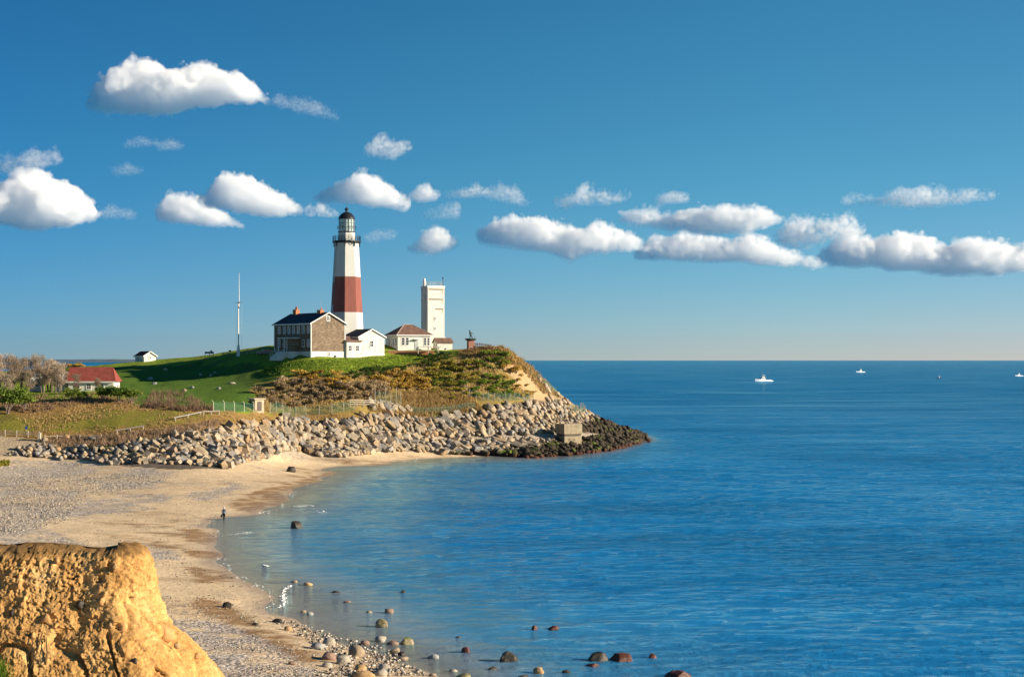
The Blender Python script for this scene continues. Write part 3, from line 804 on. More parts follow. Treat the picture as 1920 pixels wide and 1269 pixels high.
M_R = dict(dark=solid_rock('dark_wet_stone', (.02, .016, .012), (.065, .048, .033)), red=solid_rock('red_weedy_stone', (.055, .018, .012), (.15, .045, .025)),
    tan=solid_rock('tan_stone', (.19, .14, .09), (.38, .29, .195), wet=.85), grey=solid_rock('grey_stone', (.17, .165, .16), (.38, .36, .33), wet=.8),
    moss=solid_rock('mossy_stone', (.12, .085, .05), (.38, .28, .16), (.13, .17, .015)), pale=solid_rock('pale_stone', (.24, .205, .155), (.44, .385, .31), wet=.85),
    pink=solid_rock('pink_stone', (.19, .115, .08), (.34, .22, .16), wet=.7), ochre=solid_rock('ochre_stone', (.28, .165, .075), (.48, .31, .15), wet=.9))
M_R['clay'] = solid_rock('clay_coated_stone', (.40, .20, .07), (.62, .36, .15), wet=.95)
ROCKS = [ # px, py of the foot, width, height in photo pixels, kind, label
 (545,885,21,13,'dark','lone two lobed boulder on the sand near the far bend of the beach'),
 (555,991,27,17,'dark','big dark boulder with a pale right side standing in the shallows'),
 (425,1139,24,13,'dark','dark rounded boulder casting a shadow on the sand beside the bluff'),
 (577,1098,19,8,'ochre','orange flat topped stone awash near the breaking foam'),
 (551,1092,14,5,'tan','low tan stone just behind the breaking foam'),
 (755,1111,12,6,'dark','small black stone alone in the water farthest out above the mossy stones'),
 (628,1111,20,4,'dark','thin dark slab awash between the foam and the lone black stone'),
 (650,1130,15,5,'pink','small reddish slab awash right of the foam'),
 (729,1150,19,10,'pink','pinkish stone awash above the round mossy rock'),
 (692,1149,12,5,'tan','low tan stone awash left of the pinkish stone'),
 (568,1148,12,5,'tan','left of the two low stones awash below the foam'),
 (581,1153,13,7,'grey','right of the two low stones awash below the foam'),
 (715,1176,26,18,'moss','round moss topped rock alone in the shallows'),
 (518,1167,24,10,'dark','dark boulder at the water edge where the cobbles begin'),
 (763,1209,29,17,'moss','pale rock with a green top at the water edge, rightmost of its cluster'),
 (713,1204,24,13,'pale','pale flat topped rock left of the green topped one'),
 (736,1209,26,9,'pink','low brownish rock between the pale and the green topped rocks'),
 (684,1209,20,10,'pink','pinkish low rock standing in water left of the pale flat topped rock'),
 (616,1211,27,18,'pale','cream boulder at the upper end of the cobble heap'),
 (596,1217,30,14,'grey','grey boulder leaning left of the cream boulder in the cobble heap'),
 (667,1233,35,28,'tan','largest tan boulder in the middle of the cobble heap'),
 (615,1238,30,17,'pink','pinkish brown boulder in the cobble heap'),
 (644,1245,30,20,'pale','white smooth boulder below the largest tan boulder'),
 (613,1251,22,11,'pale','small pale boulder at the lower left of the cobble heap'),
 (738,1225,24,13,'tan','pointed tan rock beside dark water right of the cobble heap'),
 (752,1230,20,10,'dark','blue grey dark rock leaning on the pointed tan rock'),
 (756,1238,22,8,'tan','low tan rock in front of the blue grey dark one'),
 (812,1235,23,11,'grey','grey rock lying alone in the water right of the cobble heap'),
 (675,1261,27,18,'ochre','orange brown blocky boulder near the bottom edge of the cobble heap'),
 (720,1257,24,14,'pale','cream boulder right of the orange brown one'),
 (712,1268,32,14,'pale','grey white slab in front of the orange brown boulder'),
 (680,1272,52,14,'ochre','long orange slab cut by the bottom edge of the frame'),
 (811,1268,16,7,'tan','small tan stone at the water edge at the very bottom'),
 (850,1260,17,7,'pale','pale stone in water near the bottom left of the dark rocks'),
 (547,1246,18,8,'pink','lone pinkish stone on the sand beside the cobble heap'),
 (478,1172,15,6,'dark','flat dark stone on the sand above the cobble heap'),
 (478,1169,8,9,'pale','small white stone on the sand touching the flat dark stone'),
 (540,1182,18,11,'ochre','ochre stone at the tip of the cobble heap near the water'),
 (868,1272,32,11,'moss','green topped rock at the bottom frame edge'),
 (873,1224,20,14,'red','pointed dark red rock left of the big black rock'),
 (954,1241,38,24,'dark','big black peaked rock in the water near the bottom'),
 (1010,1262,23,13,'ochre','brown round rock right below the big black rock'),
 (925,1256,24,7,'dark','flat dark rock left of the brown round rock'),
 (980,1274,26,11,'dark','black rock just cut by the bottom frame edge'),
 (1002,1180,13,9,'red','left of the two small red rocks far out in the water'),
 (1038,1180,24,8,'red','right of the two small red rocks far out in the water'),
 (1122,1240,42,20,'dark','dark hump of the pair of large weedy rocks'),
 (1165,1240,48,17,'red','long red hump of the pair of large weedy rocks'),
 (1111,1250,29,7,'red','low red slab in front of the pair of large weedy rocks'),
 (1225,1235,19,12,'red','small red rock right of the pair of large weedy rocks'),
 (1062,1261,19,6,'dark','small flat dark rock between the brown round rock and the pair'),
 (1273,1274,60,18,'red','wide red brown rock cut by the bottom frame edge, rightmost in the water'),
 (859,1196,12,4,'dark','tiny dark stone awash above the pointed red rock'),
]
for i, (px, py, w, h, kind, lab) in enumerate(ROCKS):
    wx_, wy_, wz_ = on_ground(px, py, 60, 330)
    if wz_ < 0: wx_, wy_, wz_ = G(px, py, -.02)
    k = wy_ / F
    W_, H_ = w * k * .92, h * k * .82
    D_r = W_ * rng.uniform(.65, .85)
    if kind in ('pale', 'tan', 'pink', 'ochre', 'grey'):      # broken, angular stones
        V_, F_ = hull_rock(500 + i * 3, 26, (1, 1, 1), .5); e_ = V_.max(0) - V_.min(0)
        V_ = (V_ - (V_.max(0) + V_.min(0)) / 2) / e_ * np.array([W_, D_r, H_ * 1.45]); V_[:, 2] += H_ * .275
        ob = mesh_np('rock', V_, F_, M_R[kind])
    else: ob = lump('rock', W_, H_, D_r, 500 + i * 3, M_R[kind], .26)
    ob.location = (wx_, wy_ + W_ * .3, wz_); tag(ob, lab, 'rock', 'rocks on the shore and in the shallows')

# --- pebbles and cobbles
def beach_scatter(name, poly, n, smin, smax, label, dens=None, y0=90, y1=300, sink=.2):
    xs, ys = [p[0] for p in poly], [p[1] for p in poly]
    px = nrng.uniform(min(xs), max(xs), n * 3); py = nrng.uniform(min(ys), max(ys), n * 3)
    ok = inpoly(px, py, poly); px, py = px[ok], py[ok]
    zg = np.full(len(px), 1.0)
    for _ in range(5):
        y = (H - zg) * F / (py - HZ); x = (px - 960) / F * y; zg = ground(x, y)
    ok = (zg > -.25) & (y > y0) & (y < y1) & (np.abs(HZ + (H - zg) / y * F - py) < 4)
    x, y, zg = x[ok][:n], y[ok][:n], zg[ok][:n]
    if dens is not None:
        k = nrng.random(len(x)) < dens(x, y, zg); x, y, zg = x[k], y[k], zg[k]
    s = smin + (smax - smin) * nrng.random(len(x)) ** 2.2
    S = np.stack([s, s * nrng.uniform(.7, 1, len(x)), s * nrng.uniform(.7, 1.1, len(x))], -1)
    o = scatter_mesh(name, SMALL, np.stack([x, y, zg + s * sink], -1), rotz_n(nrng.uniform(0, 6.28, len(x))), S, M_PEBBLE)
    return tag(o, label, kind='stuff')
beach_scatter('pebbles', [(-30,862),(330,884),(300,905),(160,935),(120,980),(-30,1010)], 15000, .10, .40, 'bank of grey and white shingle below the boulders', lambda x, y, z: .55 + .5 * vnoise(x / 6, y / 4, seed=61))
beach_scatter('pebbles', [(-30,900),(300,890),(560,870),(420,960),(380,1060),(500,1180),(700,1269),(250,1269),(-30,1060)], 22000, .05, .24, 'scattered pebbles in streaks over the sand', lambda x, y, z: cl(-.15, .4, fbm((x + y * .4) / 9, y / 5, octaves=3, seed=63)) + .12)
beach_scatter('cobbles', [(505,1160),(560,1168),(640,1198),(720,1215),(800,1268),(600,1268),(640,1240),(575,1200)], 1500, .08, .5, 'heap of wet cobbles at the near waterline', lambda x, y, z: .8 + 0 * x, sink=.3)
beach_scatter('seaweed', [(300,1060),(380,990),(420,1000),(400,1040),(470,1110),(520,1160),(470,1190),(380,1150)], 900, .06, .3, 'dark bits of seaweed along the tide line', lambda x, y, z: cl(-.1, .4, fbm(x / 4, y / 3, octaves=3, seed=65)), sink=.05).data.materials[0] = plain('dried_seaweed', (.06, .04, .025), .8, .4, 3)

# --- the clay bluff in the near left corner
zt = lambda x: 18.28 - .16 + .04 * np.sin(x * 1.7) + .03 * np.sin(x * 4.1 + 1) + .045 * vnoise(x / .5, x * 0 + .3, seed=89) + .05 * np.clip((x + 10) / 4, 0, 1)
def yf(z): return np.interp(z, [0, 10, 14, 16, 17.2, 18.4], [12, 20.5, 24.4, 26.1, 27.0, 27.6])
def yb(z): return np.interp(z, [0, 10, 14, 16, 17.2, 18.4], [46, 36, 31.5, 29.8, 29.1, 28.7])
def xr(z): return np.interp(z, [0, 8, 14, 15.7, 16.3, 16.9, 17.4, 17.9, 18.4], [5, -.5, -5.1, -5.95, -6.35, -6.8, -7.05, -7.1, -7.2])
lev = np.r_[np.linspace(0, 13, 14)[:-1], np.linspace(13, 15.4, 60)[:-1], np.linspace(15.4, 18.40, 210)]
fu = np.r_[np.linspace(-22, -11, 20)[:-1], np.linspace(-11, 0, 560)]
arc = np.linspace(0, 1, 90); back = np.linspace(0, 1, 40)[1:]
rows = []
for z in lev:
    x_, f_, b_ = float(xr(z)), float(yf(z)), float(yb(z))
    rad = min((b_ - f_) / 2, .75)
    xs0 = -22 + (fu + 22) / 22 * (x_ - rad + 22)
    a_ = arc * math.pi - math.pi / 2
    cx_, cy_ = x_ - rad, (f_ + b_) / 2
    X_ = np.r_[xs0, cx_ + rad * np.cos(a_)[1:], (x_ - rad) + (-22 - x_ + rad) * back]
    Y_ = np.r_[np.full(len(fu), f_), cy_ + (b_ - f_) / 2 * np.sin(a_)[1:], np.full(len(back), b_)]
    rows.append(np.stack([X_, Y_, np.full(len(X_), z)], -1))
B = np.array(rows)
cxy = np.stack([np.minimum(B[..., 0], xr(B[..., 2]) - 1.2), (yf(B[..., 2]) + yb(B[..., 2])) / 2], -1)
nrm = B[..., :2] - cxy; nrm[..., 0] *= (B[..., 0] > (xr(B[..., 2]) - 1.3)); nrm /= np.maximum(np.linalg.norm(nrm, axis=-1, keepdims=True), 1e-6)
x, y, z = B[..., 0], B[..., 1], B[..., 2]
dsp = .13 * fbm(x / 1.2, y / 1.2, z / 1.1, 3, 71) + .05 * fbm((x + z * .35) / .22, y / .3, z / 1.0, 4, 73) + .02 * fbm(x / .3, y / .3, z / .09, 3, 74)
rid = 1 - np.abs(vnoise((x + .5 * z) / .55, y / .6, z / 1.6, 75)); dsp = dsp - .16 * np.clip(rid - .80, 0, 1) / .20 * cl(17.6, 16.8, z)
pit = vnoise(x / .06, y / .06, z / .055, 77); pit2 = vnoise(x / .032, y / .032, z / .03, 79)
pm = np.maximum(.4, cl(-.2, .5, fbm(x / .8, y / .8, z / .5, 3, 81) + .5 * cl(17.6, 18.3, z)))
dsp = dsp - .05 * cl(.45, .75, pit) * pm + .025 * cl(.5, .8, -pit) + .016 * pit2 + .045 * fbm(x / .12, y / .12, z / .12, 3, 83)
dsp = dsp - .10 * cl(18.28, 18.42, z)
fade = cl(0, 6, z) * .5 + .5
B[..., :2] += nrm * (dsp * fade)[..., None]
B[..., 2] += np.clip(zt(x) - 18.28, -.3, .2) * cl(16, 18.4, z) + .02 * fbm(x / .2, y / .2, octaves=3, seed=85) * cl(16, 18.4, z)
topc = B[-1].copy()
mid = np.stack([np.minimum(topc[:, 0], xr(18.4) - .6), np.full(len(topc), 28.15)], -1)
caps = []
for f_ in (.15, .4, .7, 1.0):
    q = topc.copy(); q[:, :2] = topc[:, :2] * (1 - f_) + mid * f_; q[:, 2] = topc[:, 2] + .03 + .06 * f_ + .035 * vnoise(q[:, 0] / .15, q[:, 1] / .15, seed=87); caps.append(q)
B = np.concatenate([B, np.array(caps)])
dark = np.concatenate([cl(.38, .72, pit) * pm, np.ones((4, B.shape[1])) * .5]) * .7  # clay darker in the pits and along the top rim
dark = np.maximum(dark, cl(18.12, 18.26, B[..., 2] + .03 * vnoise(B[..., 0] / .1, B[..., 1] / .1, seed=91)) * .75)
t = NT('ochre_clay')
p = t.pos(); n1 = t.noise(p, 1.2, 6, .6); n2 = t.noise(p, 14, 5, .7); n3 = t.noise(t.pos((1, 1, .35)), 5, 4, .6)
c = t.ramp(n1, [(.3, (.42, .215, .07)), (.5, (.57, .315, .108)), (.7, (.67, .42, .175))])
c = t.mix(1.0, c, t.ramp(n2, [(.3, .6), (.6, 1.15)]), 'MULTIPLY')
c = t.mix(1.0, c, t.ramp(n3, [(.3, .75), (.65, 1.12)]), 'MULTIPLY')
c = t.mix(t.attr('pit_rim_dark').outputs['Fac'], c, (.13, .075, .03))
vo = t.node('ShaderNodeTexVoronoi'); t.link(p, vo.inputs['Vector']); vo.inputs['Scale'].default_value = 16
c = t.mix(t.ramp(vo.outputs['Distance'], [(.08, .8), (.16, 0)]), c, t.mix(t.math('GREATER_THAN', t.noise(p, 9, 2), .5), (.16, .09, .04), (.62, .45, .28)))
t.bump(t.math('ADD', n2, t.math('MULTIPLY', n3, .5)), 1.0, .05)
M_CLAY = t.done(c, .95, .1)
bluff = mesh_np('clay_bluff', B.reshape(-1, 3), grid_faces(B.shape[0], B.shape[1]), M_CLAY, smooth=True, attrs={'pit_rim_dark': dark.ravel()})
tag(bluff, 'steep ochre clay bluff with stones stuck in its face in the near left corner', kind='structure')
def on_bluff(px, py):
    zz = np.linspace(14, 18.3, 300); Yz = yf(zz); q = HZ - (zz - H) / Yz * F
    i = int(np.argmin(np.abs(q - py))); return ((px - 960) / F * Yz[i], float(Yz[i]), float(zz[i]))
BS = [(278,1210,46,26),(226,1177,15,14),(205,1172,10,10),(147,1136,20,14),(190,1128,13,11),(84,1160,20,13),(36,1097,10,9),(310,1228,12,10),(22,1148,12,10),(105,1050,10,9),(345,1252,13,10),(60,1190,11,9),(215,1062,10,9),(250,1240,11,9)]
for i, (px, py, w, h) in enumerate(BS):
    q = on_bluff(px, py); k = q[1] / F
    lm = lump('stone', w * k, h * k, w * k * .8, 800 + i, M_R[('clay', 'clay', 'ochre', 'dark', 'clay')[i % 5]], .2, 2)
    # stand it on the real, eroded face
    zi = int(np.argmin(np.abs(lev - q[2]))); ci = int(np.argmin(np.abs(B[zi, :len(fu) + 40, 0] - q[0])))
    lm.location = (q[0], B[zi, ci, 1] + w * k * .12, q[2] - h * k * .3); lm.parent = bluff
# ------------------------------------------------------------------ buildings
M = {}
def lap(name, col, rows, var, bump=.6, jitter=True, spec=.15):
    """horizontal courses of shingles or boards: object space, course height 1/rows m"""
    t = NT(name); tc = t.node('ShaderNodeTexCoord'); s = t.node('ShaderNodeSeparateXYZ'); t.link(tc.outputs['Object'], s.inputs[0])
    zc = t.math('MULTIPLY', s.outputs[2], rows); fr = t.math('FRACT', zc); fl = t.math('FLOOR', zc)
    h = t.math('ADD', s.outputs[0], s.outputs[1])
    cb = t.node('ShaderNodeCombineXYZ'); t.link(t.math('FLOOR', t.math('MULTIPLY', t.math('ADD', h, t.math('MULTIPLY', fl, .37)), 2.6)), cb.inputs[0]); t.link(fl, cb.inputs[1])
    wn_ = t.node('ShaderNodeTexWhiteNoise'); t.link(cb.outputs[0], wn_.inputs[0]); mo = t.node('ShaderNodeMapping'); mo.inputs['Scale'].default_value = (1.1, 1.1, 4.5); t.link(tc.outputs['Object'], mo.inputs[0]); streak_ = t.noise(mo.outputs[0], 1.0, 5, .75)
    dk = tuple(c * (1 - var) for c in col); lt = tuple(min(1, c * (1 + var)) for c in col)
    c = t.ramp(t.math('ADD', t.math('MULTIPLY', streak_, .85), t.math('MULTIPLY', wn_.outputs['Value'], .15)), [(.3, dk), (.5, col), (.7, lt)]) if jitter else t.ramp(t.noise(tc.outputs['Object'], .6, 4), [(.3, dk), (.7, lt)])
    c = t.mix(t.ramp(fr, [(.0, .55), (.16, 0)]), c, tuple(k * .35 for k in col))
    c = t.mix(1.0, c, t.ramp(t.noise(tc.outputs['Object'], .8, 5), [(.3, .75), (.7, 1.18)]), 'MULTIPLY')
    t.bump(fr, bump, .04)
    return t.done(c, .85, spec)
M['shingle'] = lap('cedar_shingles', (.20, .145, .10), 3.4, .6)
M['boards'] = lap('white_boards', (.62, .59, .52), 5, .04, .4, False)
M['white'] = plain('white_paint', (.70, .68, .63), .55, .1, .7)
M['render'] = plain('white_render', (.63, .60, .53), .8, .08, .5)
M['slate'] = lap('dark_slate_roof', (.045, .055, .07), 3, .3, .4)
M['brownroof'] = lap('brown_roof_shingles', (.17, .10, .075), 3, .35, .4)
M['redroof'] = lap('red_roof_shingles', (.24, .06, .045), 3, .2, .4)
M['maroonroof'] = lap('maroon_roof_shingles', (.20, .028, .025), 3, .2, .4)
M['brick'] = plain('orange_brick', (.42, .17, .08), .9, .3, 4)
M['redband'] = plain('red_tower_paint', (.22, .068, .05), .7, .16, .6, streak=True)
M['black'] = plain('black_iron', (.015, .015, .016), .4, .3, 3, spec=.4)
M['glassdark'] = plain('dark_glass', (.02, .03, .045), .06, .2, 1, spec=.6)
M['glassred'] = plain('window_blind_rose', (.40, .24, .24), .3, .15, 1, spec=.5)
M['concrete'] = plain('weathered_concrete', (.46, .38, .26), .9, .25, 1.2, bump=.5)
M['grey'] = plain('grey_timber', (.30, .27, .23), .9, .3, 3)
M['palewood'] = plain('pale_timber', (.55, .47, .36), .85, .2, 3)
M['darkmetal'] = plain('dark_slot_metal', (.10, .075, .055), .6, .3, 2)
M['rust'] = plain('rust_stain', (.55, .36, .16), .8, .3, 2)
M['bronze'] = plain('green_bronze', (.045, .06, .05), .5, .3, 3, metal=.5)
M['granite'] = plain('red_granite', (.30, .14, .10), .7, .25, 5)
M['steel'] = plain('grey_steel', (.35, .36, .36), .5, .15, 3)
t = NT('lantern_glass'); t.done((.75, .85, .80), .08, .5); t.b.inputs['Transmission Weight'].default_value = .55; M['lantern'] = t.m
t = NT('tower_white'); v = t.coords('Object', (1, 1, .3)); n = t.noise(v, .7, 6, .65)
c = t.ramp(n, [(.28, (.46, .42, .33)), (.42, (.50, .49, .45)), (.8, (.54, .53, .50))]); t.bump(t.noise(t.coords(), 3, 4), .35, .08); M['tower'] = t.done(c, .75, .25)

def window(parent, face, u, z, w, h, at=0.0, frame=None, pane=None, bars=(1, 1), name='window'):
    """face: 'x-' wall at x=at facing -x, 'y-' wall at y=at facing -y; u runs along the wall"""
    frame = frame or M['white']; pane = pane or M['glassdark']
    f, p = MB(), MB()
    def bx(mb, u0, u1, z0, z1, d0, d1):
        if face == 'x-': mb.box(at - d1, at - d0, u0, u1, z0, z1)
        elif face == 'x+': mb.box(at + d0, at + d1, u0, u1, z0, z1)
        elif face == 'y-': mb.box(u0, u1, at - d1, at - d0, z0, z1)
        else: mb.box(u0, u1, at + d0, at + d1, z0, z1)
    b = .15
    bx(f, u - w/2 - b, u - w/2, z - b, z + h + b, 0, .09); bx(f, u + w/2, u + w/2 + b, z - b, z + h + b, 0, .09)
    bx(f, u - w/2, u + w/2, z + h, z + h + b, 0, .09); bx(f, u - w/2 - .05, u + w/2 + .05, z - b - .03, z - .002, .002, .14)
    for i in range(bars[0]): bx(f, u - .025 + (i + 1 - (bars[0] + 1) / 2) * w / (bars[0] + 1), u + .025 + (i + 1 - (bars[0] + 1) / 2) * w / (bars[0] + 1), z, z + h, .03, .06)
    for i in range(bars[1]): bx(f, u - w/2, u + w/2, z + (i + 1) * h / (bars[1] + 1) - .035, z + (i + 1) * h / (bars[1] + 1) + .035, .03, .065)
    bx(p, u - w/2, u + w/2, z, z + h, .004, .03)
    fo = f.build(name, frame, parent); p.build('pane', pane, fo)
    return fo

def gable_house(root, W, L, eave, rise, wall, roof, trim, base=0.0, basemat=None, over=.35, depth=1.2):
    """gable ends at y=0 and y=L, ridge along y; root at the near corner"""
    mb = MB(); mb.prism([(0, base), (W, base), (W, eave), (W/2, eave + rise), (0, eave)], 0, L); w = mb.build('wall', wall, root)
    if basemat: MB().box(-.04, W + .04, -.04, L + .04, -depth, base).build('foundation', basemat, root)
    sl = rise / (W / 2); t_ = .16; r = MB()
    zo = eave - sl * over + .03
    for s in (0, 1):
        xa, xb = (-over, W/2) if s == 0 else (W + over, W/2)
        r.add([(xa, -over, zo), (xb, -over, eave + rise + .03), (xb, L + over, eave + rise + .03), (xa, L + over, zo),
               (xa, -over, zo + t_), (xb, -over, eave + rise + .03 + t_), (xb, L + over, eave + rise + .03 + t_), (xa, L + over, zo + t_)],
              [(0,3,2,1),(4,5,6,7),(0,1,5,4),(2,3,7,6),(3,0,4,7)])
    ro = r.build('roof', roof, root)
    tr = MB()
    for yy in (-over - .06,):
        tr.prism([(-over - .03, zo - .10), (W/2, eave + rise - .07), (W/2, eave + rise + .20), (-over - .03, zo + .18)], yy, yy + .055)
        tr.prism([(W + over + .03, zo - .10), (W/2, eave + rise - .07), (W/2, eave + rise + .20), (W + over + .03, zo + .18)], yy, yy + .055)
    tr.box(-over - .08, -over - .005, -over, L + over, zo - .16, zo + .17); tr.box(W + over + .005, W + over + .08, -over, L + over, zo - .16, zo + .17)
    tr.build('eaves_trim', trim, root)
    return w, ro

def rot_at(px, py, Y): return P(px, py, Y)

# --- keeper's house
B40 = math.radians(40)
W, L = 10.0, 17.6
loc = P(583, 670, 352)
hs_ = thing('brick_and_shingle_house', 'two storey brown shingled house with slate blue roof and two orange chimneys', 'house', loc, B40)
hs_.name = 'shingled_house'
EV = 8.5
_, roof = gable_house(hs_, W, L, EV, 2.6, M['shingle'], M['slate'], M['white'], 1.5, M['render'], .45, 2.0)
tr = MB()
for (x, y) in ((0, 0), (W, 0), (0, L)):
    tr.box(x - .06 if x == 0 else x - .14, x + .14 if x == 0 else x + .06, y - .06 if y == 0 else y - .14, y + .14 if y == 0 else y + .06, 1.5, EV - .12)
tr.build('corner_board', M['white'], hs_)
for k, f_ in enumerate((.064, .2, .332, .46, .588, .716, .86)):
    window(hs_, 'x-', f_ * L, 6.15, .92, 1.6, pane=M['glassred'] if k in (0, 2, 6) else M['glassdark'])
for k, f_ in enumerate((.064, .2, .716, .86)):
    window(hs_, 'x-', f_ * L, 2.75, .92, 1.6, pane=M['glassred'] if k == 0 else M['glassdark'])
window(hs_, 'y-', W / 2, EV + .75, .8, .95)
MB().box(W/2 - .45, W/2 + .25, -.07, 0, EV + .02, EV + .3).build('vent', M['darkmetal'], hs_)
window(hs_, 'y-', W * .52, .45, .55, .75, at=-.04)
MB().box(W * .70, W * .70 + .7, -.5, -.05, -.4, .55).build('meter_box', M['steel'], hs_)
MB().tube([(W + .12, -.1, -.3), (W + .12, -.1, EV - .3)], .06, 6).build('drainpipe', M['white'], hs_)
for f_, h_, n_ in ((.86, 1.5, 2), (.2, .95, 1)):
    c = MB().box(W/2 - .55, W/2 + .55, f_ * L - .8, f_ * L + .8, EV + 2.0, EV + 2.6 + h_ * .75)
    c.box(W/2 - .62, W/2 + .62, f_ * L - .87, f_ * L + .87, EV + 2.6 + h_ * .75, EV + 2.72 + h_ * .75)
    co = c.build('chimney', M['brick'], roof)
    for i in range(n_): MB().lathe([(.2, EV + 2.72 + h_ * .75), (.17, EV + 3.1 + h_)], 8, (W/2 + .1, f_ * L - .25 + .5 * i * n_ / 2)).build('chimney_pot', M['brick'], roof)
MB().tube([(W/2, .2 * L - .3, EV + 2.6), (W/2, .2 * L - .3, EV + 6.1)], .03, 5).build('aerial', M['steel'], roof)
# porch on the shaded side
y0, y1 = .29 * L, .68 * L
MB().box(-2.3, .0, y0 - .3, y1 + .35, 4.75, 4.98).build('porch_roof', M['white'], hs_)
MB().box(-1.9, -.01, y0, y0 + 2.6, 1.5, 4.75).build('porch_screen', M['shingle'], hs_)
p_ = MB()
for yy in (y0 + 2.9, y0 + 4.2, y1): p_.box(-2.1, -1.95, yy - .08, yy + .08, 1.5, 4.75)
p_.build('porch_post', M['white'], hs_)
d = MB().box(-.06, 0, y0 + 3.2, y0 + 4.3, 1.5, 3.9).build('door', M['steel'], hs_); MB().box(-.1, -.06, y0 + 3.3, y0 + 3.4, 2.5, 2.6).build('handle', M['black'], d)
s_ = MB()
for i in range(8): s_.box(-2.3 - .3 * (i + 1), -2.3 - .3 * i, y0 + 2.8, y1, -.8, 1.5 - .19 * (i + .5))
s_.box(-2.3, -.04, y0, y1 + .1, -.9, 1.45); s_.build('porch_steps', M['render'], hs_)
r_ = MB()
for yy in (y0 + 2.8, y1):
    r_.beam((-2.2, yy, 2.5), (-4.7, yy, .95), .06); r_.beam((-2.2, yy, 1.9), (-4.7, yy, .4), .05)
    for i in range(4): r_.beam((-2.2 - .8 * i, yy, 1.4 - .5 * i), (-2.2 - .8 * i, yy, 2.5 - .5 * i), .05)
r_.build('handrail', M['white'], hs_)

# --- lighthouse
TY = 372.0; mpx = TY / F
tx, ty, tz = P(650, 652, TY)
lt = thing('lighthouse', 'tall white octagonal lighthouse with one broad red brown band and black lantern', 'lighthouse', (tx, ty, tz))
def lz(py): return (652 - py) * mpx
def lr(py): return (29.7 - (586 - py) * (29.7 - 22.6) / (586 - 457)) * mpx
ROT = -math.pi / 2
def section(name, pa, pb, m, extra=0):
    return MB().lathe([(lr(pa), lz(pa) - (0 if extra == 0 else 2.0)), (lr(pb), lz(pb))], 8, rot=ROT).build(name, m, lt)
section('lower_tower', 652, 586, M['tower'], 1); section('red_band', 586, 519.6, M['redband']); section('upper_tower', 519.6, 455, M['tower'])
def octface(py, ang, w, h, name, mat, out=.0):
    r = lr(py) * math.cos(math.pi / 8) + out
    m_ = Matrix.Rotation(ang, 4, 'Z')
    return MB().box(-w/2, w/2, -r - .05, -r + .3, lz(py) - h/2, lz(py) + h/2, m_).build(name, mat, lt)
LEFT2 = -math.radians(67.5)
for py in (478, 523, 579.4):
    w_ = octface(py, LEFT2, .75, 1.9, 'window', M['white']); 
    r = lr(py) * math.cos(math.pi / 8)
    MB().box(-.28, .28, -r - .09, -r - .04, lz(py) - .75, lz(py) + .75, Matrix.Rotation(LEFT2, 4, 'Z')).build('pane', M['glassdark'], w_)
for a_ in (math.radians(22.5),):
    r = lr(457) * math.cos(math.pi / 8)
    mm = Matrix.Rotation(a_, 4, 'Z') @ Matrix.Translation((0.15, -r - .04, lz(458))) @ Matrix.Rotation(math.pi / 2, 4, 'X')
    mb = MB(); mb.lathe([(.42, -.1), (.42, .06), (.3, .06), (.3, -.1)], 12, caps=False); mb.v = [tuple(mm @ Vector(v)) for v in mb.v]; mb.build('port_hole', M['black'], lt)
g = MB().lathe([(lr(455) + .05, lz(456.5)), (3.75, lz(454.4)), (3.75, lz(452.3)), (2.0, lz(452.3))], 16, rot=ROT).build('gallery_deck', M['black'], lt)
for k in range(8):
    a = ROT + k * math.pi / 4
    b = MB(); ca, sa = math.cos(a), math.sin(a); r0 = lr(462)
    b.beam((ca * r0, sa * r0, lz(461.5)), (ca * 3.6, sa * 3.6, lz(454.6)), .14); b.beam((ca * (r0 + .05), sa * (r0 + .05), lz(463)), (ca * (r0 - .05), sa * (r0 - .05), lz(455)), .16)
    b.tube([(ca * (r0 + .1), sa * (r0 + .1), lz(462.5)), (ca * (r0 + .35), sa * (r0 + .35), lz(461.8)), (ca * (r0 + .3), sa * (r0 + .3), lz(460.5))], .08, 5)
    b.build('bracket', M['black'], lt)
def railing(r, z0, h, n, name, th=.1, rails=3):
    b = MB()
    for k in range(n):
        a, a2 = 2 * math.pi * k / n, 2 * math.pi * (k + 1) / n
        b.beam((r * math.cos(a), r * math.sin(a), z0), (r * math.cos(a), r * math.sin(a), z0 + h), th)
        for j in range(rails):
            zz = z0 + h * (j + 1) / rails
            b.beam((r * math.cos(a), r * math.sin(a), zz), (r * math.cos(a2), r * math.sin(a2), zz), th * .8)
    return b.build(name, M['black'], lt)
railing(3.62, lz(452.3), 1.25, 24, 'gallery_railing')
MB().lathe([(2.14, lz(452.3)), (2.14, lz(436.2))], 8, rot=ROT).build('watch_room', M['tower'], lt)
MB().lathe([(2.2, lz(436.2)), (2.32, lz(435.9)), (2.32, lz(434.6)), (1.9, lz(434.6))], 16).build('lantern_base', M['black'], lt)
gl = MB().lathe([(1.98, lz(434.6)), (1.98, lz(411.2))], 16, caps=False).build('lantern_glazing', M['lantern'], lt)
b = MB()
for k in range(16):
    a = 2 * math.pi * k / 16; a2 = 2 * math.pi * (k + 1) / 16
    b.beam((2.02 * math.cos(a), 2.02 * math.sin(a), lz(434.6)), (2.02 * math.cos(a), 2.02 * math.sin(a), lz(411)), .09)
    for f_ in (.34, .67): b.beam((2.02 * math.cos(a), 2.02 * math.sin(a), lz(434.6 - 23.4 * f_)), (2.02 * math.cos(a2), 2.02 * math.sin(a2), lz(434.6 - 23.4 * f_)), .06)
b.build('astragal', M['black'], gl)
MB().lathe([(.5, lz(434)), (.95, lz(429)), (1.05, lz(423)), (.9, lz(417)), (.45, lz(413))], 14).build('lens', M['lantern'], lt)
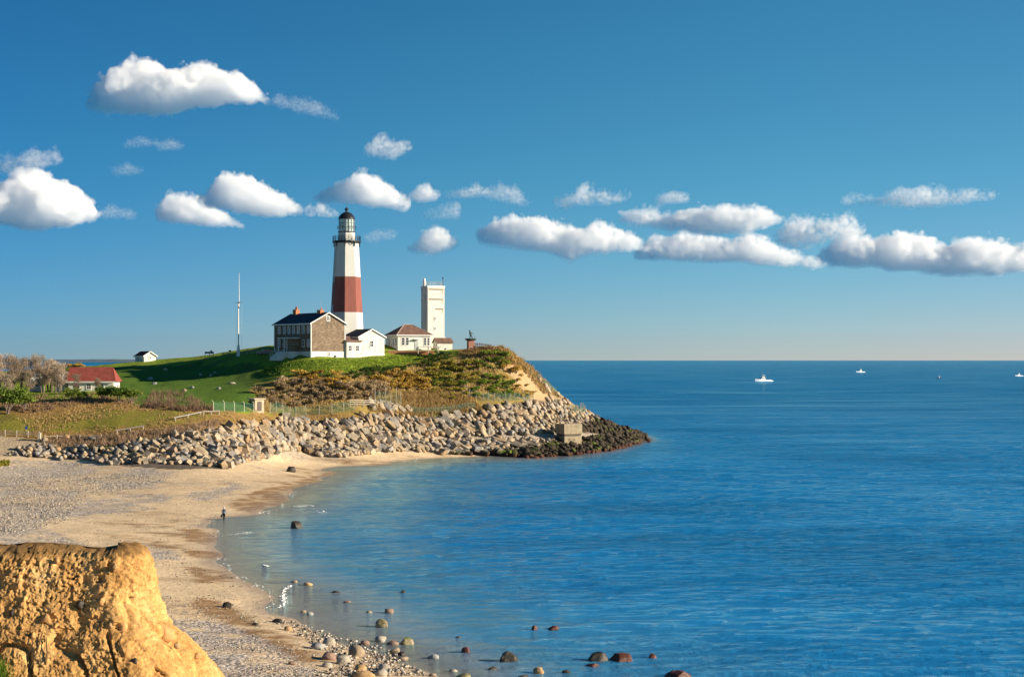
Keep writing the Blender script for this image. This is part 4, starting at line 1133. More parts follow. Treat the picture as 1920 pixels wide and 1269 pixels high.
railing(2.45, lz(430.5), .9, 16, 'lantern_handrail', .05, 2)
MB().lathe([(2.2, lz(411.4)), (2.2, lz(410.2)), (2.08, lz(408)), (1.75, lz(403.8)), (1.2, lz(400.2)), (.55, lz(398)), (.28, lz(397.4)), (.26, lz(395.5)), (.5, lz(394.6)), (.52, lz(392)), (.3, lz(390.2)), (.06, lz(389.2)), (.04, lz(383.8))], 20).build('dome', M['black'], lt)

# --- cottage, hipped building, square tower, shed
loc = P(672.7, 665, 361)
c1 = thing('cottage', 'small white gabled cottage with dark roof tucked beside the shingled house', 'cottage', loc, B40)
W, L = 7.9, 8.6
_, ro = gable_house(c1, W, L, 4.55, 1.9, M['boards'], M['slate'], M['white'], .25, M['render'], .35, 1.5)
window(c1, 'y-', 3.9, 2.1, .9, 1.45)
window(c1, 'x-', 1.6, 2.2, .8, 1.2)
MB().box(.6, 1.4, -.06, 0, .1, 2.2).build('gate_panel', M['steel'], c1)
loc = P(650, 663, 358)
c2 = thing('lean_to', 'low white lean to with brown roof between the shingled house and the cottage', 'outbuilding', loc, B40)
MB().box(0, 4.4, 0, 4.5, -1, 3.0).build('wall', M['boards'], c2)
MB().add([(-.3, -.35, 3.0), (4.7, -.35, 3.0), (4.7, 4.6, 4.3), (-.3, 4.6, 4.3), (-.3, -.35, 3.2), (4.7, -.35, 3.2), (4.7, 4.6, 4.5), (-.3, 4.6, 4.5)], [(0,1,2,3),(4,7,6,5),(0,4,5,1),(2,6,7,3),(0,3,7,4),(1,5,6,2)]).build('roof', M['brownroof'], c2)
window(c2, 'y-', 1.0, .7, .9, 1.3); window(c2, 'y-', 3.2, .7, .9, 1.3)

B25 = math.radians(25)
loc = P(746, 656, 372)
hb = thing('hip_roofed_building', 'low white building with a brown hipped roof between the lighthouse and the square tower', 'building', loc, B25)
W = 9.3
MB().box(0, W, 0, W, -1.2, 4.0).build('wall', M['render'], hb)
o_, z0, z1 = .5, 3.95, 6.75
rf = MB().add([(-o_, -o_, z0), (W + o_, -o_, z0), (W + o_, W + o_, z0), (-o_, W + o_, z0), (W/2 - 1.2, W/2, z1), (W/2 + 1.2, W/2, z1)], [(0,1,5,4),(1,2,5),(2,3,4,5),(3,0,4),(3,2,1,0)]).build('roof', M['brownroof'], hb)
e = MB().box(-o_ - .02, W + o_ + .02, -o_ - .06, -o_ - .005, 3.72, 3.97); e.box(-o_ - .06, -o_ - .005, -o_ - .02, W + o_, 3.72, 3.97); e.build('fascia', M['white'], hb)
hp = MB()
for c_, tp in (((-o_, -o_, z0 + .04), (W/2 - 1.2, W/2, z1 + .04)), ((W + o_, -o_, z0 + .04), (W/2 + 1.2, W/2, z1 + .04))): hp.beam(c_, tp, .22, .1)
hp.beam((W/2 - 1.2, W/2, z1 + .04), (W/2 + 1.2, W/2, z1 + .04), .22, .1); hp.build('hip_cap', plain('pale_ridge', (.42, .33, .27), .8, .1), rf)
for u in (1.45, 1.95 + .65): window(hb, 'y-', u, 1.3, .75, 1.9, bars=(0, 2))
for u in (7.6, 8.55): window(hb, 'y-', u, 1.3, .6, 1.9, bars=(0, 2))
for u in (1.3, 3.2, 6.5): window(hb, 'x-', u, 1.2, .85, 1.9, bars=(1, 2))
d = MB().box(4.6, 5.7, -.07, 0, .1, 2.4).build('door', M['steel'], hb); MB().box(4.7, 4.8, -.11, -.07, 1.1, 1.25).build('handle', M['black'], d)
MB().box(4.3, 6.0, -1.1, -.02, 2.75, 2.9).build('door_canopy', M['white'], hb)

loc = P(802, 656, 385)
ft = thing('square_tower', 'plain tall white square watch tower with rusty slots and rooftop railing', 'tower', loc, B25)
W = 4.9; ht = 17.4
MB().box(0, W, 0, W, -1.5, ht).build('tower_shaft', M['render'], ft)
MB().box(-.45, -.002, 1.7, 2.9, -1.5, ht - .4).build('pilaster', M['render'], ft)
MB().box(-.12, W + .12, -.12, W + .12, ht - .55, ht + .02).build('parapet', M['white'], ft)
for py, u0, u1 in ((542, .35, W - .35), (560.6, .35, W - .35), (579, 2.2, W - .35)):
    z = (656 - py) * 385 / F
    s = MB().box(u0, u1, -.03, 0, z - .18, z + .06).build('slot', M['darkmetal'], ft)
    MB().box(u0 - .08, u1 + .08, -.05, .0, z + .062, z + .12).build('slot_hood', M['rust'], s)
    MB().box(u1 - .35, u1 - .1, -.012, 0, z - 1.2, z - .282).build('rust_streak', M['rust'], s)
for py in (542, 560.6):
    z = (656 - py) * 385 / F
    MB().box(-.06, 0, 3.4, W - .3, z - .28, z + .06).build('slot', M['darkmetal'], ft)
for py in (597, 615.5): 
    z = (656 - py) * 385 / F; window(ft, 'y-', 2.1, z - .4, .28, .75, bars=(0, 0))
b = MB()
for i in range(7):
    u = .25 + i * (W - .5) / 6
    for (x, y) in ((u, .25), (.25, u), (u, W - .25), (W - .25, u)): b.beam((x, y, ht), (x, y, ht + 1.15), .06)
for z in (.6, 1.12):
    for a, c_ in (((.25, .25), (W - .25, .25)), ((.25, .25), (.25, W - .25)), ((.25, W - .25), (W - .25, W - .25)), ((W - .25, .25), (W - .25, W - .25))): b.beam((*a, ht + z), (*c_, ht + z), .05)
b.build('roof_railing', M['steel'], ft)
MB().lathe([(.42, ht - .3), (.42, ht + 1.3), (.3, ht + 1.5), (.3, ht + 1.9), (.12, ht + 2.1)], 12, (-.1, 2.2)).build('siren', M['white'], ft)
MB().tube([(W - .3, .4, ht), (W - .3, .4, ht + 2.2)], .05, 6).lathe([(.16, ht + 1.95), (.2, ht + 2.2), (.1, ht + 2.5)], 8, (W - .3, .4)).build('beacon_mast', M['black'], ft)
for z in (.3, .9, 1.5, 2.1, 2.7, 3.3): MB().box(W, W + .75, 1.2, 2.4, z, z + .3).build('step_block', M['render'], ft)
loc = P(820, 655, 377)
sh = thing('shed', 'tiny white shed with brown roof at the foot of the square tower', 'shed', loc, B25)
MB().box(0, 4.3, 0, 3.0, -1, 1.75).build('wall', M['boards'], sh)
MB().prism([(0, 0)] * 0 + [(-.3, 1.68), (1.5, 2.95), (3.3, 1.68), (3.3, 1.82), (1.5, 3.1), (-.3, 1.82)], -.3, 4.6)
r = MB(); r.prism([(-.3, 1.68), (1.5, 2.95), (3.3, 1.68), (3.3, 1.82), (1.5, 3.1), (-.3, 1.82)], -.3, 4.6)
r.v = [(y, x, z) for x, y, z in r.v]; r.build('roof', M['brownroof'], sh)
gb = MB(); gb.prism([(0, 1.75), (3.0, 1.75), (1.5, 2.9)], .02, .3); gb.v = [(y, x, z) for x, y, z in gb.v]; gb.build('gable', M['boards'], sh)
d = MB().box(-.05, 0, .9, 1.9, 0, 1.65).build('door', M['white'], sh); MB().box(-.08, -.05, 1.0, 1.1, .7, .8).build('handle', M['black'], d)
MB().box(2.2, 2.5, -.2, -.02, .0, .35).build('vent_box', M['darkmetal'], sh)

# picnic shelter and wall in front of the hipped building
pt = thing('picnic_table', 'long pale table on trestle legs in front of the hipped building', 'table', P(803, 660, 368), B25 * .3)
MB().box(-3.3, 3.3, -.5, .5, 1.25, 1.4).build('table_top', M['palewood'], pt)
for u in (-2.6, 0, 2.6): MB().box(u - .12, u + .12, -.35, .35, -.4, 1.25).build('leg', M['palewood'], pt)
bw = thing('garden_wall', 'low reddish brick wall in front of the hipped building', 'wall', P(760, 660, 369), math.radians(6))
MB().box(-4.5, 7.5, 0, .35, -.8, .32).build('brickwork', M['brick'], bw); MB().box(-4.55, 7.55, -.05, .4, .32, .4).build('coping', M['palewood'], bw)

def picket(name, label, cat, pts, post, rails, hgt, mat, mesh=None, th=.1, group=None, curved=False, vary=0):
    """posts standing on the ground along pts [(x,y)], rails at the given heights between them"""
    p0 = (*pts[0], gz(*pts[0]))
    r = thing(name, label, cat, p0, 0, group)
    W_ = []
    d = [0]
    for a, b in zip(pts, pts[1:]): d.append(d[-1] + math.dist(a, b))
    n = max(1, round(d[-1] / post))
    for i in range(n + 1):
        s = d[-1] * i / n
        x, y = np.interp(s, d, [p[0] for p in pts]), np.interp(s, d, [p[1] for p in pts])
        W_.append(Vector((x, y, gz(x, y))))
    pme = None
    for i, w in enumerate(W_):
        hh = hgt * (1 + rng.uniform(-vary, vary))
        q = w - Vector(p0)
        if pme is None:
            m = MB()
            if curved: m.tube([(0, 0, -.3), (0, 0, hgt * .85), (-.08, 0, hgt * .97), (-.3, -.1, hgt * 1.08)], th / 2, 6)
            else: m.box(-th/2, th/2, -th/2, th/2, -.3, hgt)
            o = m.build('post', mat, r); pme = o.data; o.location = q
        else:
            o = bpy.data.objects.new('post', pme); COL.objects.link(o); o.parent = r; o.location = q
        o.scale.z = hh / hgt
        if vary: o.rotation_euler = (rng.uniform(-.06, .06), rng.uniform(-.06, .06), 0)
    for h_ in rails:
        for a, b in zip(W_, W_[1:]):
            MB().beam(a - Vector(p0) + Vector((0, 0, h_)), b - Vector(p0) + Vector((0, 0, h_)), .05, .12 if mesh is None else .05).build('rail', mat, r)
    if mesh:
        m = MB()
        for a, b in zip(W_, W_[1:]):
            a, b = a - Vector(p0), b - Vector(p0); k = max(2, round((b - a).length / .32)); top = hgt * .92; dz = b.z - a.z
            for i in range(-2, k):
                for sg in (1, -1):
                    # one diagonal wire, clipped to the panel
                    t0, t1 = (i / k, (i + 2) / k) if sg > 0 else ((i + 2) / k, i / k)
                    za, zb = .05, top
                    def cut(t_a, z_a, t_b, z_b):
                        if t_a < 0: z_a += (z_b - z_a) * (0 - t_a) / (t_b - t_a); t_a = 0
                        if t_a > 1: z_a += (z_b - z_a) * (1 - t_a) / (t_b - t_a); t_a = 1
                        return t_a, z_a
                    ta, za2 = cut(t0, za, t1, zb); tb, zb2 = cut(t1, zb, t0, za)
                    if abs(ta - tb) < 1e-4: continue
                    pa, pb = a.lerp(b, ta) + Vector((0, 0, za2)), a.lerp(b, tb) + Vector((0, 0, zb2))
                    m.beam(pa, pb, .022)
        tag(m.build('wire_mesh', mesh, r), kind='stuff')
    return r
M['greenwire'] = plain('green_coated_wire', (.10, .26, .17), .5, .1, 3)
def path_px(pp, y0=240, y1=420): return [on_ground(px, py, y0, y1)[:2] for px, py in pp]

# --- memorial with the bronze fisherman
def skin_figure(name, joints, bones, mat, parent=None, level=2):
    """joints: name -> ((x,y,z), radius); grown with a Skin modifier, then frozen"""
    names = list(joints); me = bpy.data.meshes.new(name)
    me.from_pydata([joints[k][0] for k in names], [(names.index(a), names.index(b)) for a, b in bones], [])
    ob = bpy.data.objects.new(name, me); COL.objects.link(ob)
    sk = ob.modifiers.new('skin', 'SKIN'); sk.use_smooth_shade = True
    for i, k in enumerate(names):
        r = joints[k][1]; me.skin_vertices[0].data[i].radius = (r, r) if not hasattr(r, '__len__') else r
    me.skin_vertices[0].data[0].use_root = True
    sb = ob.modifiers.new('sub', 'SUBSURF'); sb.levels = sb.render_levels = level
    dg = bpy.context.evaluated_depsgraph_get()
    new = bpy.data.meshes.new_from_object(ob.evaluated_get(dg))
    ob.modifiers.clear(); ob.data = new
    new.materials.clear()
    for m_ in (mat if isinstance(mat, list) else [mat]): new.materials.append(m_)
    for p_ in new.polygons: p_.use_smooth = True
    if parent is not None: ob.parent = parent
    return ob
loc = P(882.5, 656, 372)
mm = thing('memorial_statue', 'bronze fisherman statue hauling a line on a tall red granite pedestal', 'statue', loc, math.radians(20))
MB().box(-.8, .8, -.8, .8, -.8, 2.45).build('pedestal', M['granite'], mm)
MB().lathe([(1.05, 2.45), (1.5, 2.65), (1.5, 3.0), (1.1, 3.02)], 8, rot=math.pi / 8).build('plinth', M['bronze'], mm)
J = dict(pelvis=((0, 0, 4.0), .24), waist=((-.05, 0, 4.25), .22), chest=((-.18, 0, 4.6), .30), neck=((-.28, 0, 4.88), .11), head=((-.34, 0, 5.08), .19), crown=((-.36, 0, 5.22), .15),
    hipL=((.05, .16, 3.9), .19), kneeL=((-.12, .25, 3.5), .14), footL=((.05, .28, 3.08), .10), toeL=((-.16, .3, 3.04), .08),
    hipR=((.05, -.16, 3.9), .19), kneeR=((.25, -.25, 3.5), .14), footR=((.42, -.25, 3.08), .10), toeR=((.2, -.28, 3.04), .08),
    shL=((-.2, .28, 4.68), .14), elL=((.2, .42, 4.45), .10), haL=((.62, .3, 4.42), .08), shR=((-.2, -.28, 4.68), .14), elR=((-.42, -.45, 4.35), .10), haR=((-.62, -.4, 4.05), .08))
BN = [('pelvis','waist'),('waist','chest'),('chest','neck'),('neck','head'),('head','crown'),('pelvis','hipL'),('hipL','kneeL'),('kneeL','footL'),('footL','toeL'),('pelvis','hipR'),('hipR','kneeR'),('kneeR','footR'),('footR','toeR'),('chest','shL'),('shL','elL'),('elL','haL'),('chest','shR'),('shR','elR'),('elR','haR')]
skin_figure('figure', J, BN, M['bronze'], mm)
MB().tube([(-.62, -.4, 4.05), (0, -.1, 4.2), (.62, .3, 4.42), (1.1, .5, 4.0), (1.25, .55, 3.0)], .04, 5).build('line', M['bronze'], mm)
MB().box(-.3, .3, -.84, -.8, .6, .75).build('plaque', M['palewood'], mm)
picket('picket_fence', 'reddish brown picket fence on the crest beside the statue', 'fence', [P(889, 655, 373)[:2], P(905, 654, 371)[:2], P(921, 653, 369)[:2]], .42, (.5, 1.15), 1.45, plain('red_brown_pickets', (.30, .15, .10), .9, .3, 2), th=.14, vary=.06)

# --- left side buildings
loc = P(128, 734, 318)
lb = thing('red_roofed_building', 'long low white building with bright red roof behind the bare trees', 'building', loc, math.radians(4))
L_, D_ = 10.0, 6.5
MB().box(0, L_, 0, D_, -1.5, 2.3).build('wall', M['render'], lb)
g = MB().prism([(0, 2.3), (D_, 2.3), (D_/2, 5.2)], .02, L_ - 2.2); g.v = [(y, x, z) for x, y, z in g.v]; g.build('gable', M['render'], lb)
for nm, q in (('roof', [(-.4, -.4, 2.12), (L_ + .4, -.4, 2.12), (L_ + .4 - 1.4, D_/2, 5.35), (-.4, D_/2, 5.35)]), ('roof', [(L_ + .4, D_ + .4, 2.12), (-.4, D_ + .4, 2.12), (-.4, D_/2, 5.35), (L_ - 1.0, D_/2, 5.35)])):
    MB().slab(q, .16).build(nm, M['redroof'], lb)
MB().slab([(L_ + .4, -.4, 2.12), (L_ + .4, D_ + .4, 2.12), (L_ - 1.0, D_/2, 5.35)], .16).build('roof_end', M['redroof'], lb)
MB().box(-.42, L_ + .42, -.5, -.405, 1.98, 2.28).build('fascia', M['white'], lb)
g = MB(); g.prism([(-1.3, -1.5), (1.3, -1.5), (1.3, 2.3), (0, 4.0), (-1.3, 2.3)], -1.2, 2.5); mw_ = Matrix.Translation((-1.6, 2.2, 0)) @ Matrix.Rotation(math.radians(-42), 4, 'Z'); g.v = [tuple(mw_ @ Vector(v)) for v in g.v]; g.build('side_wing', M['boards'], lb)
for s_ in (-1, 1):
    w_ = MB(); w_.slab([(s_ * 1.5, -1.35, 2.2), (s_ * 1.5, 2.6, 2.2), (0, 2.6, 4.15), (0, -1.35, 4.15)], .12 * s_ * -1); w_.v = [tuple(mw_ @ Vector(v)) for v in w_.v]; w_.build('wing_roof', M['steel'], lb)
for u in (2.0, 4.5, 7.3): window(lb, 'y-', u, .6, .9, 1.1)
loc = P(58, 735, 322)
lg = thing('white_gabled_shed', 'narrow white gabled shed half hidden by bare trees at the left', 'shed', loc, math.radians(25))
gable_house(lg, 2.6, 4.5, 2.9, 1.3, M['boards'], M['steel'], M['white'], 0, M['render'], .2, 1.5)
window(lg, 'y-', 1.3, 1.2, .6, 1.0)
loc = P(270, 677, 396)
sh2 = thing('maroon_roofed_hut', 'lone small white hut with dark red roof on the far left skyline', 'hut', loc, math.radians(42))
gable_house(sh2, 3.6, 5.2, 1.5, 1.1, M['boards'], M['maroonroof'], M['white'], 0, M['render'], .35, 2)
window(sh2, 'y-', 1.8, .6, .6, .6)

# --- guard hut by the fence
loc = on_ground(478, 771, 280, 330)
gh = thing('guard_hut', 'small flat roofed tan concrete hut standing on the grass behind the boulders', 'hut', loc, math.radians(38))
MB().box(0, 2.2, 0, 2.6, -.4, 2.55).build('wall', M['concrete'], gh)
MB().box(-.3, 2.5, -.3, 2.9, 2.55, 2.8).build('roof', M['concrete'], gh)
MB().box(.55, 1.6, -.05, .0, .05, 2.1).build('doorway', M['darkmetal'], gh); MB().box(-.05, 0, .8, 1.9, .9, 2.0).build('opening', M['darkmetal'], gh)

# --- concrete bunker fallen on the boulders
loc = (lambda q: (q[0], q[1], q[2]))(on_ground(1058, 833, 300, 400))
M['bunker'] = plain('stained_concrete', (.34, .27, .175), .9, .35, 1.0, bump=.6)
bk = thing('concrete_bunker', 'square tan concrete bunker block fallen among the boulders near the point', 'bunker', (loc[0], loc[1], loc[2] - .3), math.radians(28))
MB().box(0, 4.9, 0, 4.2, -.5, 2.2).build('lower_block', M['bunker'], bk, bevel=.08)
MB().box(-.12, 5.0, -.12, 4.3, 2.7, 5.2).build('upper_block', M['bunker'], bk, bevel=.08)
MB().box(.15, 4.75, .15, 4.05, 2.2, 2.7).build('slot_course', M['darkmetal'], bk)
for u in (1.2, 2.6): MB().box(u, u + .35, -.03, 0, 1.2, 1.6).build('socket', M['darkmetal'], bk)

# --- flagpole, benches, sign, car
loc = P(447, 665, 372)
fp = thing('flagpole', 'tall bare white flagpole with crossarm standing left of the shingled house', 'flagpole', loc)
MB().lathe([(.55, -.5), (.5, 1.0), (.34, 2.5)], 4, rot=math.pi / 4).build('base', M['white'], fp)
MB().lathe([(.17, 2.4), (.16, 8), (.12, 13.5)], 8).build('lower_mast', M['white'], fp)
MB().lathe([(.10, 12.2), (.08, 17), (.05, 20.9)], 8, (.18, 0)).build('upper_mast', M['white'], fp)
MB().lathe([(.05, 20.9), (.15, 21.0), (.15, 21.15), (.03, 21.3)], 8, (.18, 0)).build('finial', M['palewood'], fp)
MB().beam((-.7, 0, 13.6), (1.0, 0, 13.6), .1).build('crossarm', M['grey'], fp); MB().box(-.1, .3, -.14, .14, 12.2, 12.5).box(-.1, .3, -.14, .14, 13.5, 13.8).build('doubling', M['black'], fp)
b = MB()
for (u, zt_) in ((-.65, 1.0), (.95, 1.0)): b.beam((u, 0, 13.6), (u * .9, 0, zt_), .03)
b.build('halyard', M['white'], fp)
ib = thing('information_board', 'wide dark sign board on legs on the skyline left of the flagpole', 'sign', P(392.5, 669, 380), math.radians(10))
MB().box(-1.2, 1.2, -.05, .05, .85, 1.4).build('board', M['grey'], ib); MB().box(.25, .75, -.06, .06, 1.4, 1.75).build('top_plate', M['grey'], ib)
for u in (-1.1, 0, 1.0): MB().box(u - .06, u + .06, -.05, .05, -.4, .85).build('leg', M['grey'], ib)
bn = thing('picnic_bench', 'low picnic bench on the skyline just left of the flagpole base', 'bench', P(423, 666, 375), math.radians(-12))
MB().box(-.95, .95, -.4, .4, .68, .75).build('table_top', M['grey'], bn)
for y in (-.75, .75): MB().box(-.95, .95, y - .14, y + .14, .4, .46).build('seat', M['grey'], bn)
for u in (-.7, .7): MB().beam((u, -.75, 0), (u, .1, .68), .09).beam((u, .75, 0), (u, -.1, .68), .09).build('leg', M['grey'], bn)
vw = thing('viewing_scope', 'small dark coin telescope on a post beside the picnic bench', 'telescope', P(431, 666, 374))
MB().lathe([(.12, -.3), (.07, .1), (.07, 1.0)], 8).build('post', M['black'], vw); MB().tube([(-.3, 0, 1.2), (.35, 0, 1.1)], [.16, .2], 8).build('scope', M['black'], vw)
picket('rail_fence', 'two rail fence between the flagpole and the parked car', 'fence', [P(455, 665.5, 372)[:2], P(481, 665, 369)[:2]], 1.75, (.4, 1.0), 1.15, M['grey'], th=.13)
car = thing('parked_car', 'dark blue hatchback parked at the left end of the shingled house', 'car', P(497, 665.5, 367), math.radians(14))
side = [(-2.05, .35), (-2.1, .75), (-1.5, .95), (-.95, 1.02), (-.4, 1.42), (.9, 1.5), (1.7, 1.45), (2.05, 1.0), (2.1, .4), (1.9, .28), (-1.9, .28)]
MB().prism([(-x, z) for x, z in side], -.86, .86)
cb = MB().prism(side, -.86, .86).build('body', plain('dark_blue_car_paint', (.02, .045, .09), .2, .1, 1, spec=.6), car, bevel=.05)
for y in (-.87, .87):
    yy = (y - .01, y + .012) if y < 0 else (y - .012, y + .01)
    MB().prism([(-.75, 1.03), (-.35, 1.36), (.45, 1.42), (.45, 1.03)], *yy).build('side_window', M['glassdark'], car); MB().prism([(.52, 1.03), (.52, 1.42), (1.55, 1.38), (1.85, 1.03)], *yy).build('side_window', M['glassdark'], car)
MB().slab([(-1.0, -.72, 1.06), (-1.0, .72, 1.06), (-.45, .66, 1.42), (-.45, -.66, 1.42)], .02).build('windscreen', M['glassdark'], car)
for x in (-1.3, 1.35):
    for y in (-.8, .8):
        w = MB().tube([(x, y - .11, .32), (x, y + .11, .32)], .33, 14).build('wheel', plain('tyre_rubber', (.015, .015, .015), .9), car)
        MB().tube([(x, y - .125, .32), (x, y + .125, .32)], .2, 10).build('rim', M['steel'], w)
for y in (-.6, .6): MB().box(-2.12, -2.03, y - .18, y + .18, .62, .78).build('headlight', M['white'], car)

# --- fences and rails around the headland
picket('security_fence', 'chain link fence with bent top posts left of the concrete hut', 'fence', path_px([(400,771),(430,772),(476,773)]), 2.6, (), 2.1, M['palewood'], M['greenwire'], th=.14, curved=True)
picket('chain_link_fence', 'chain link fence running from the concrete hut to the wooden gate fence', 'fence', path_px([(506,775),(560,777),(620,776),(665,769)]), 2.9, (), 2.3, M['palewood'], M['greenwire'], th=.12, vary=.12)
picket('wooden_gate', 'white three rail wooden gate fence below the bushes', 'fence', path_px([(656,762),(680,763),(704,762)]), 1.9, (.55, 1.05, 1.5), 1.7, M['palewood'], th=.2)
picket('pole_fence', 'group of tall thin uneven fence poles right of the wooden gate', 'fence', path_px([(704,763),(722,764),(738,765),(752,768)]), 1.5, (), 4.0, M['palewood'], M['greenwire'], th=.13, vary=.3)
picket('low_wire_fence', 'faint wire fence along the straw bank above the boulders', 'fence', path_px([(770,776),(810,778),(850,774),(890,768)]), 2.3, (), 2.0, M['grey'], M['greenwire'], th=.10, vary=.2)
picket('green_wire_fence', 'green wire fence with pale posts below the bushes of the bluff', 'fence', path_px([(880,745),(905,752),(950,753),(1000,752)]), 1.7, (), 2.2, M['palewood'], M['greenwire'], th=.14, vary=.25)
picket('point_fence', 'short run of green mesh fence with pale posts above the point', 'fence', path_px([(1072,777),(1085,779),(1098,776)]), 1.1, (), 2.8, M['palewood'], M['greenwire'], th=.15, vary=.25)
picket('slope_fence', 'thin green fence going down the right edge of the bluff', 'fence', path_px([(1008,712),(1024,727),(1044,741)], 330, 400), 2.6, (), 2.0, M['greenwire'], M['greenwire'], th=.10, vary=.2)
picket('split_rail_fence', 'pale split rail fence beside the dirt track at the far left', 'fence', path_px([(-12,817),(30,818),(74,820)]), 2.2, (.5, .95), 1.2, M['palewood'], th=.16)
picket('split_rail_fence', 'lower split rail fence along the meadow edge right of the track', 'fence', path_px([(84,823),(130,822),(190,822)]), 2.4, (.55,), .8, M['palewood'], th=.15)
for i, (a, b, lab) in enumerate((((217,814),(271,805),'nearer long pale timber rail lying along the meadow edge'), ((326,790),(378,779),'pale timber rail slanting up the meadow edge, middle one'), ((380,778),(412,777),'short pale timber rail at the top end of the meadow edge'))):
    wa, wb = on_ground(*a, 240, 330), on_ground(*b, 240, 330)
    r = thing('timber_rail', lab, 'rail', wa, 0, 'timber rails along the meadow edge')
    d_ = Vector(wb) - Vector(wa)
    MB().tube([Vector((0, 0, .75)), d_ * .5 + Vector((0, 0, .7)), d_ + Vector((0, 0, .75))], .13, 8).build('log', M['grey'], r)
    for f_ in (.05, .5, .95): MB().box(-.1, .1, -.1, .1, -.3, .72).build('post', M['palewood'], r).location = d_ * f_
sg = thing('blue_sign', 'small blue sign on a post by the split rail fence', 'sign', on_ground(49.5, 815, 240, 320))
MB().box(-.05, .05, -.05, .05, -.3, 1.7).build('post', M['grey'], sg); MB().box(-.28, .28, -.09, -.055, 1.15, 1.7).build('sign_panel', plain('blue_sign_paint', (.02, .08, .30), .5, .1), sg)
gp = thing('gate_post', 'stout white post with a boulder leaning on it at the track end', 'post', on_ground(74, 826, 240, 320))
MB().box(-.25, .25, -.25, .25, -.3, 1.45).build('shaft', M['palewood'], gp); MB().box(-.3, .3, -.3, .3, 1.45, 1.55).build('cap', M['palewood'], gp)
for (px, py, w, h, kind, lab) in ((83,828,13,8,'tan','tan boulder leaning beside the stout white gate post'), (122,820,20,6,'ochre','pale flat round boulder on the meadow edge'), (178,822,24,6,'pale','flat pale slab on the meadow edge'),
    (282,711,13,5,'grey','largest flat grey rock on the shaded lawn'), (346,734,9,6,'tan','tan rock at the bottom of the shaded lawn near the reeds'), (310,694,8,5,'pale','small pale rock high on the shaded lawn'), (376,703,6,4,'pale','left of three small pale rocks on the shaded lawn'),
    (395,705,6,4,'pale','middle of three small pale rocks on the shaded lawn'), (403,699,6,3,'pale','right of three small pale rocks on the shaded lawn'), (360,727,9,4,'grey','grey rock among the scattered stones of the lawn'), (410,729,10,4,'grey','grey rock nearest the bushes on the lawn'), (290,720,9,4,'grey','grey rock left of the scattered stones of the lawn'), (435,719,16,3,'pale','low broken line of pale stones on the lawn')):
    q = on_ground(px, py, 240, 420); k = q[1] / F
    o = lump('rock', w * k, h * k, w * k * .8, 900 + px, M_R[kind], .2, 2); o.location = q; tag(o, lab, 'rock', 'rocks on the grass')
# steps down the bluff
stp = thing('wooden_steps', 'pale timber steps zigzagging down the straw slope among the bushes', 'steps', on_ground(872, 742, 300, 400))
q0 = Vector(stp.location); q1 = Vector(on_ground(866, 722, 300, 400)); 
for i in range(7):
    p_ = (q1 - q0) * (i / 6); x_, y_ = q0.x + p_.x, q0.y + p_.y
    MB().box(-.9 + .3 * (i % 3), .9 + .3 * (i % 3), -.15, .15, -.1, .06).build('tread', M['palewood'], stp).location = (p_.x, p_.y, gz(x_, y_) - q0.z + .12)

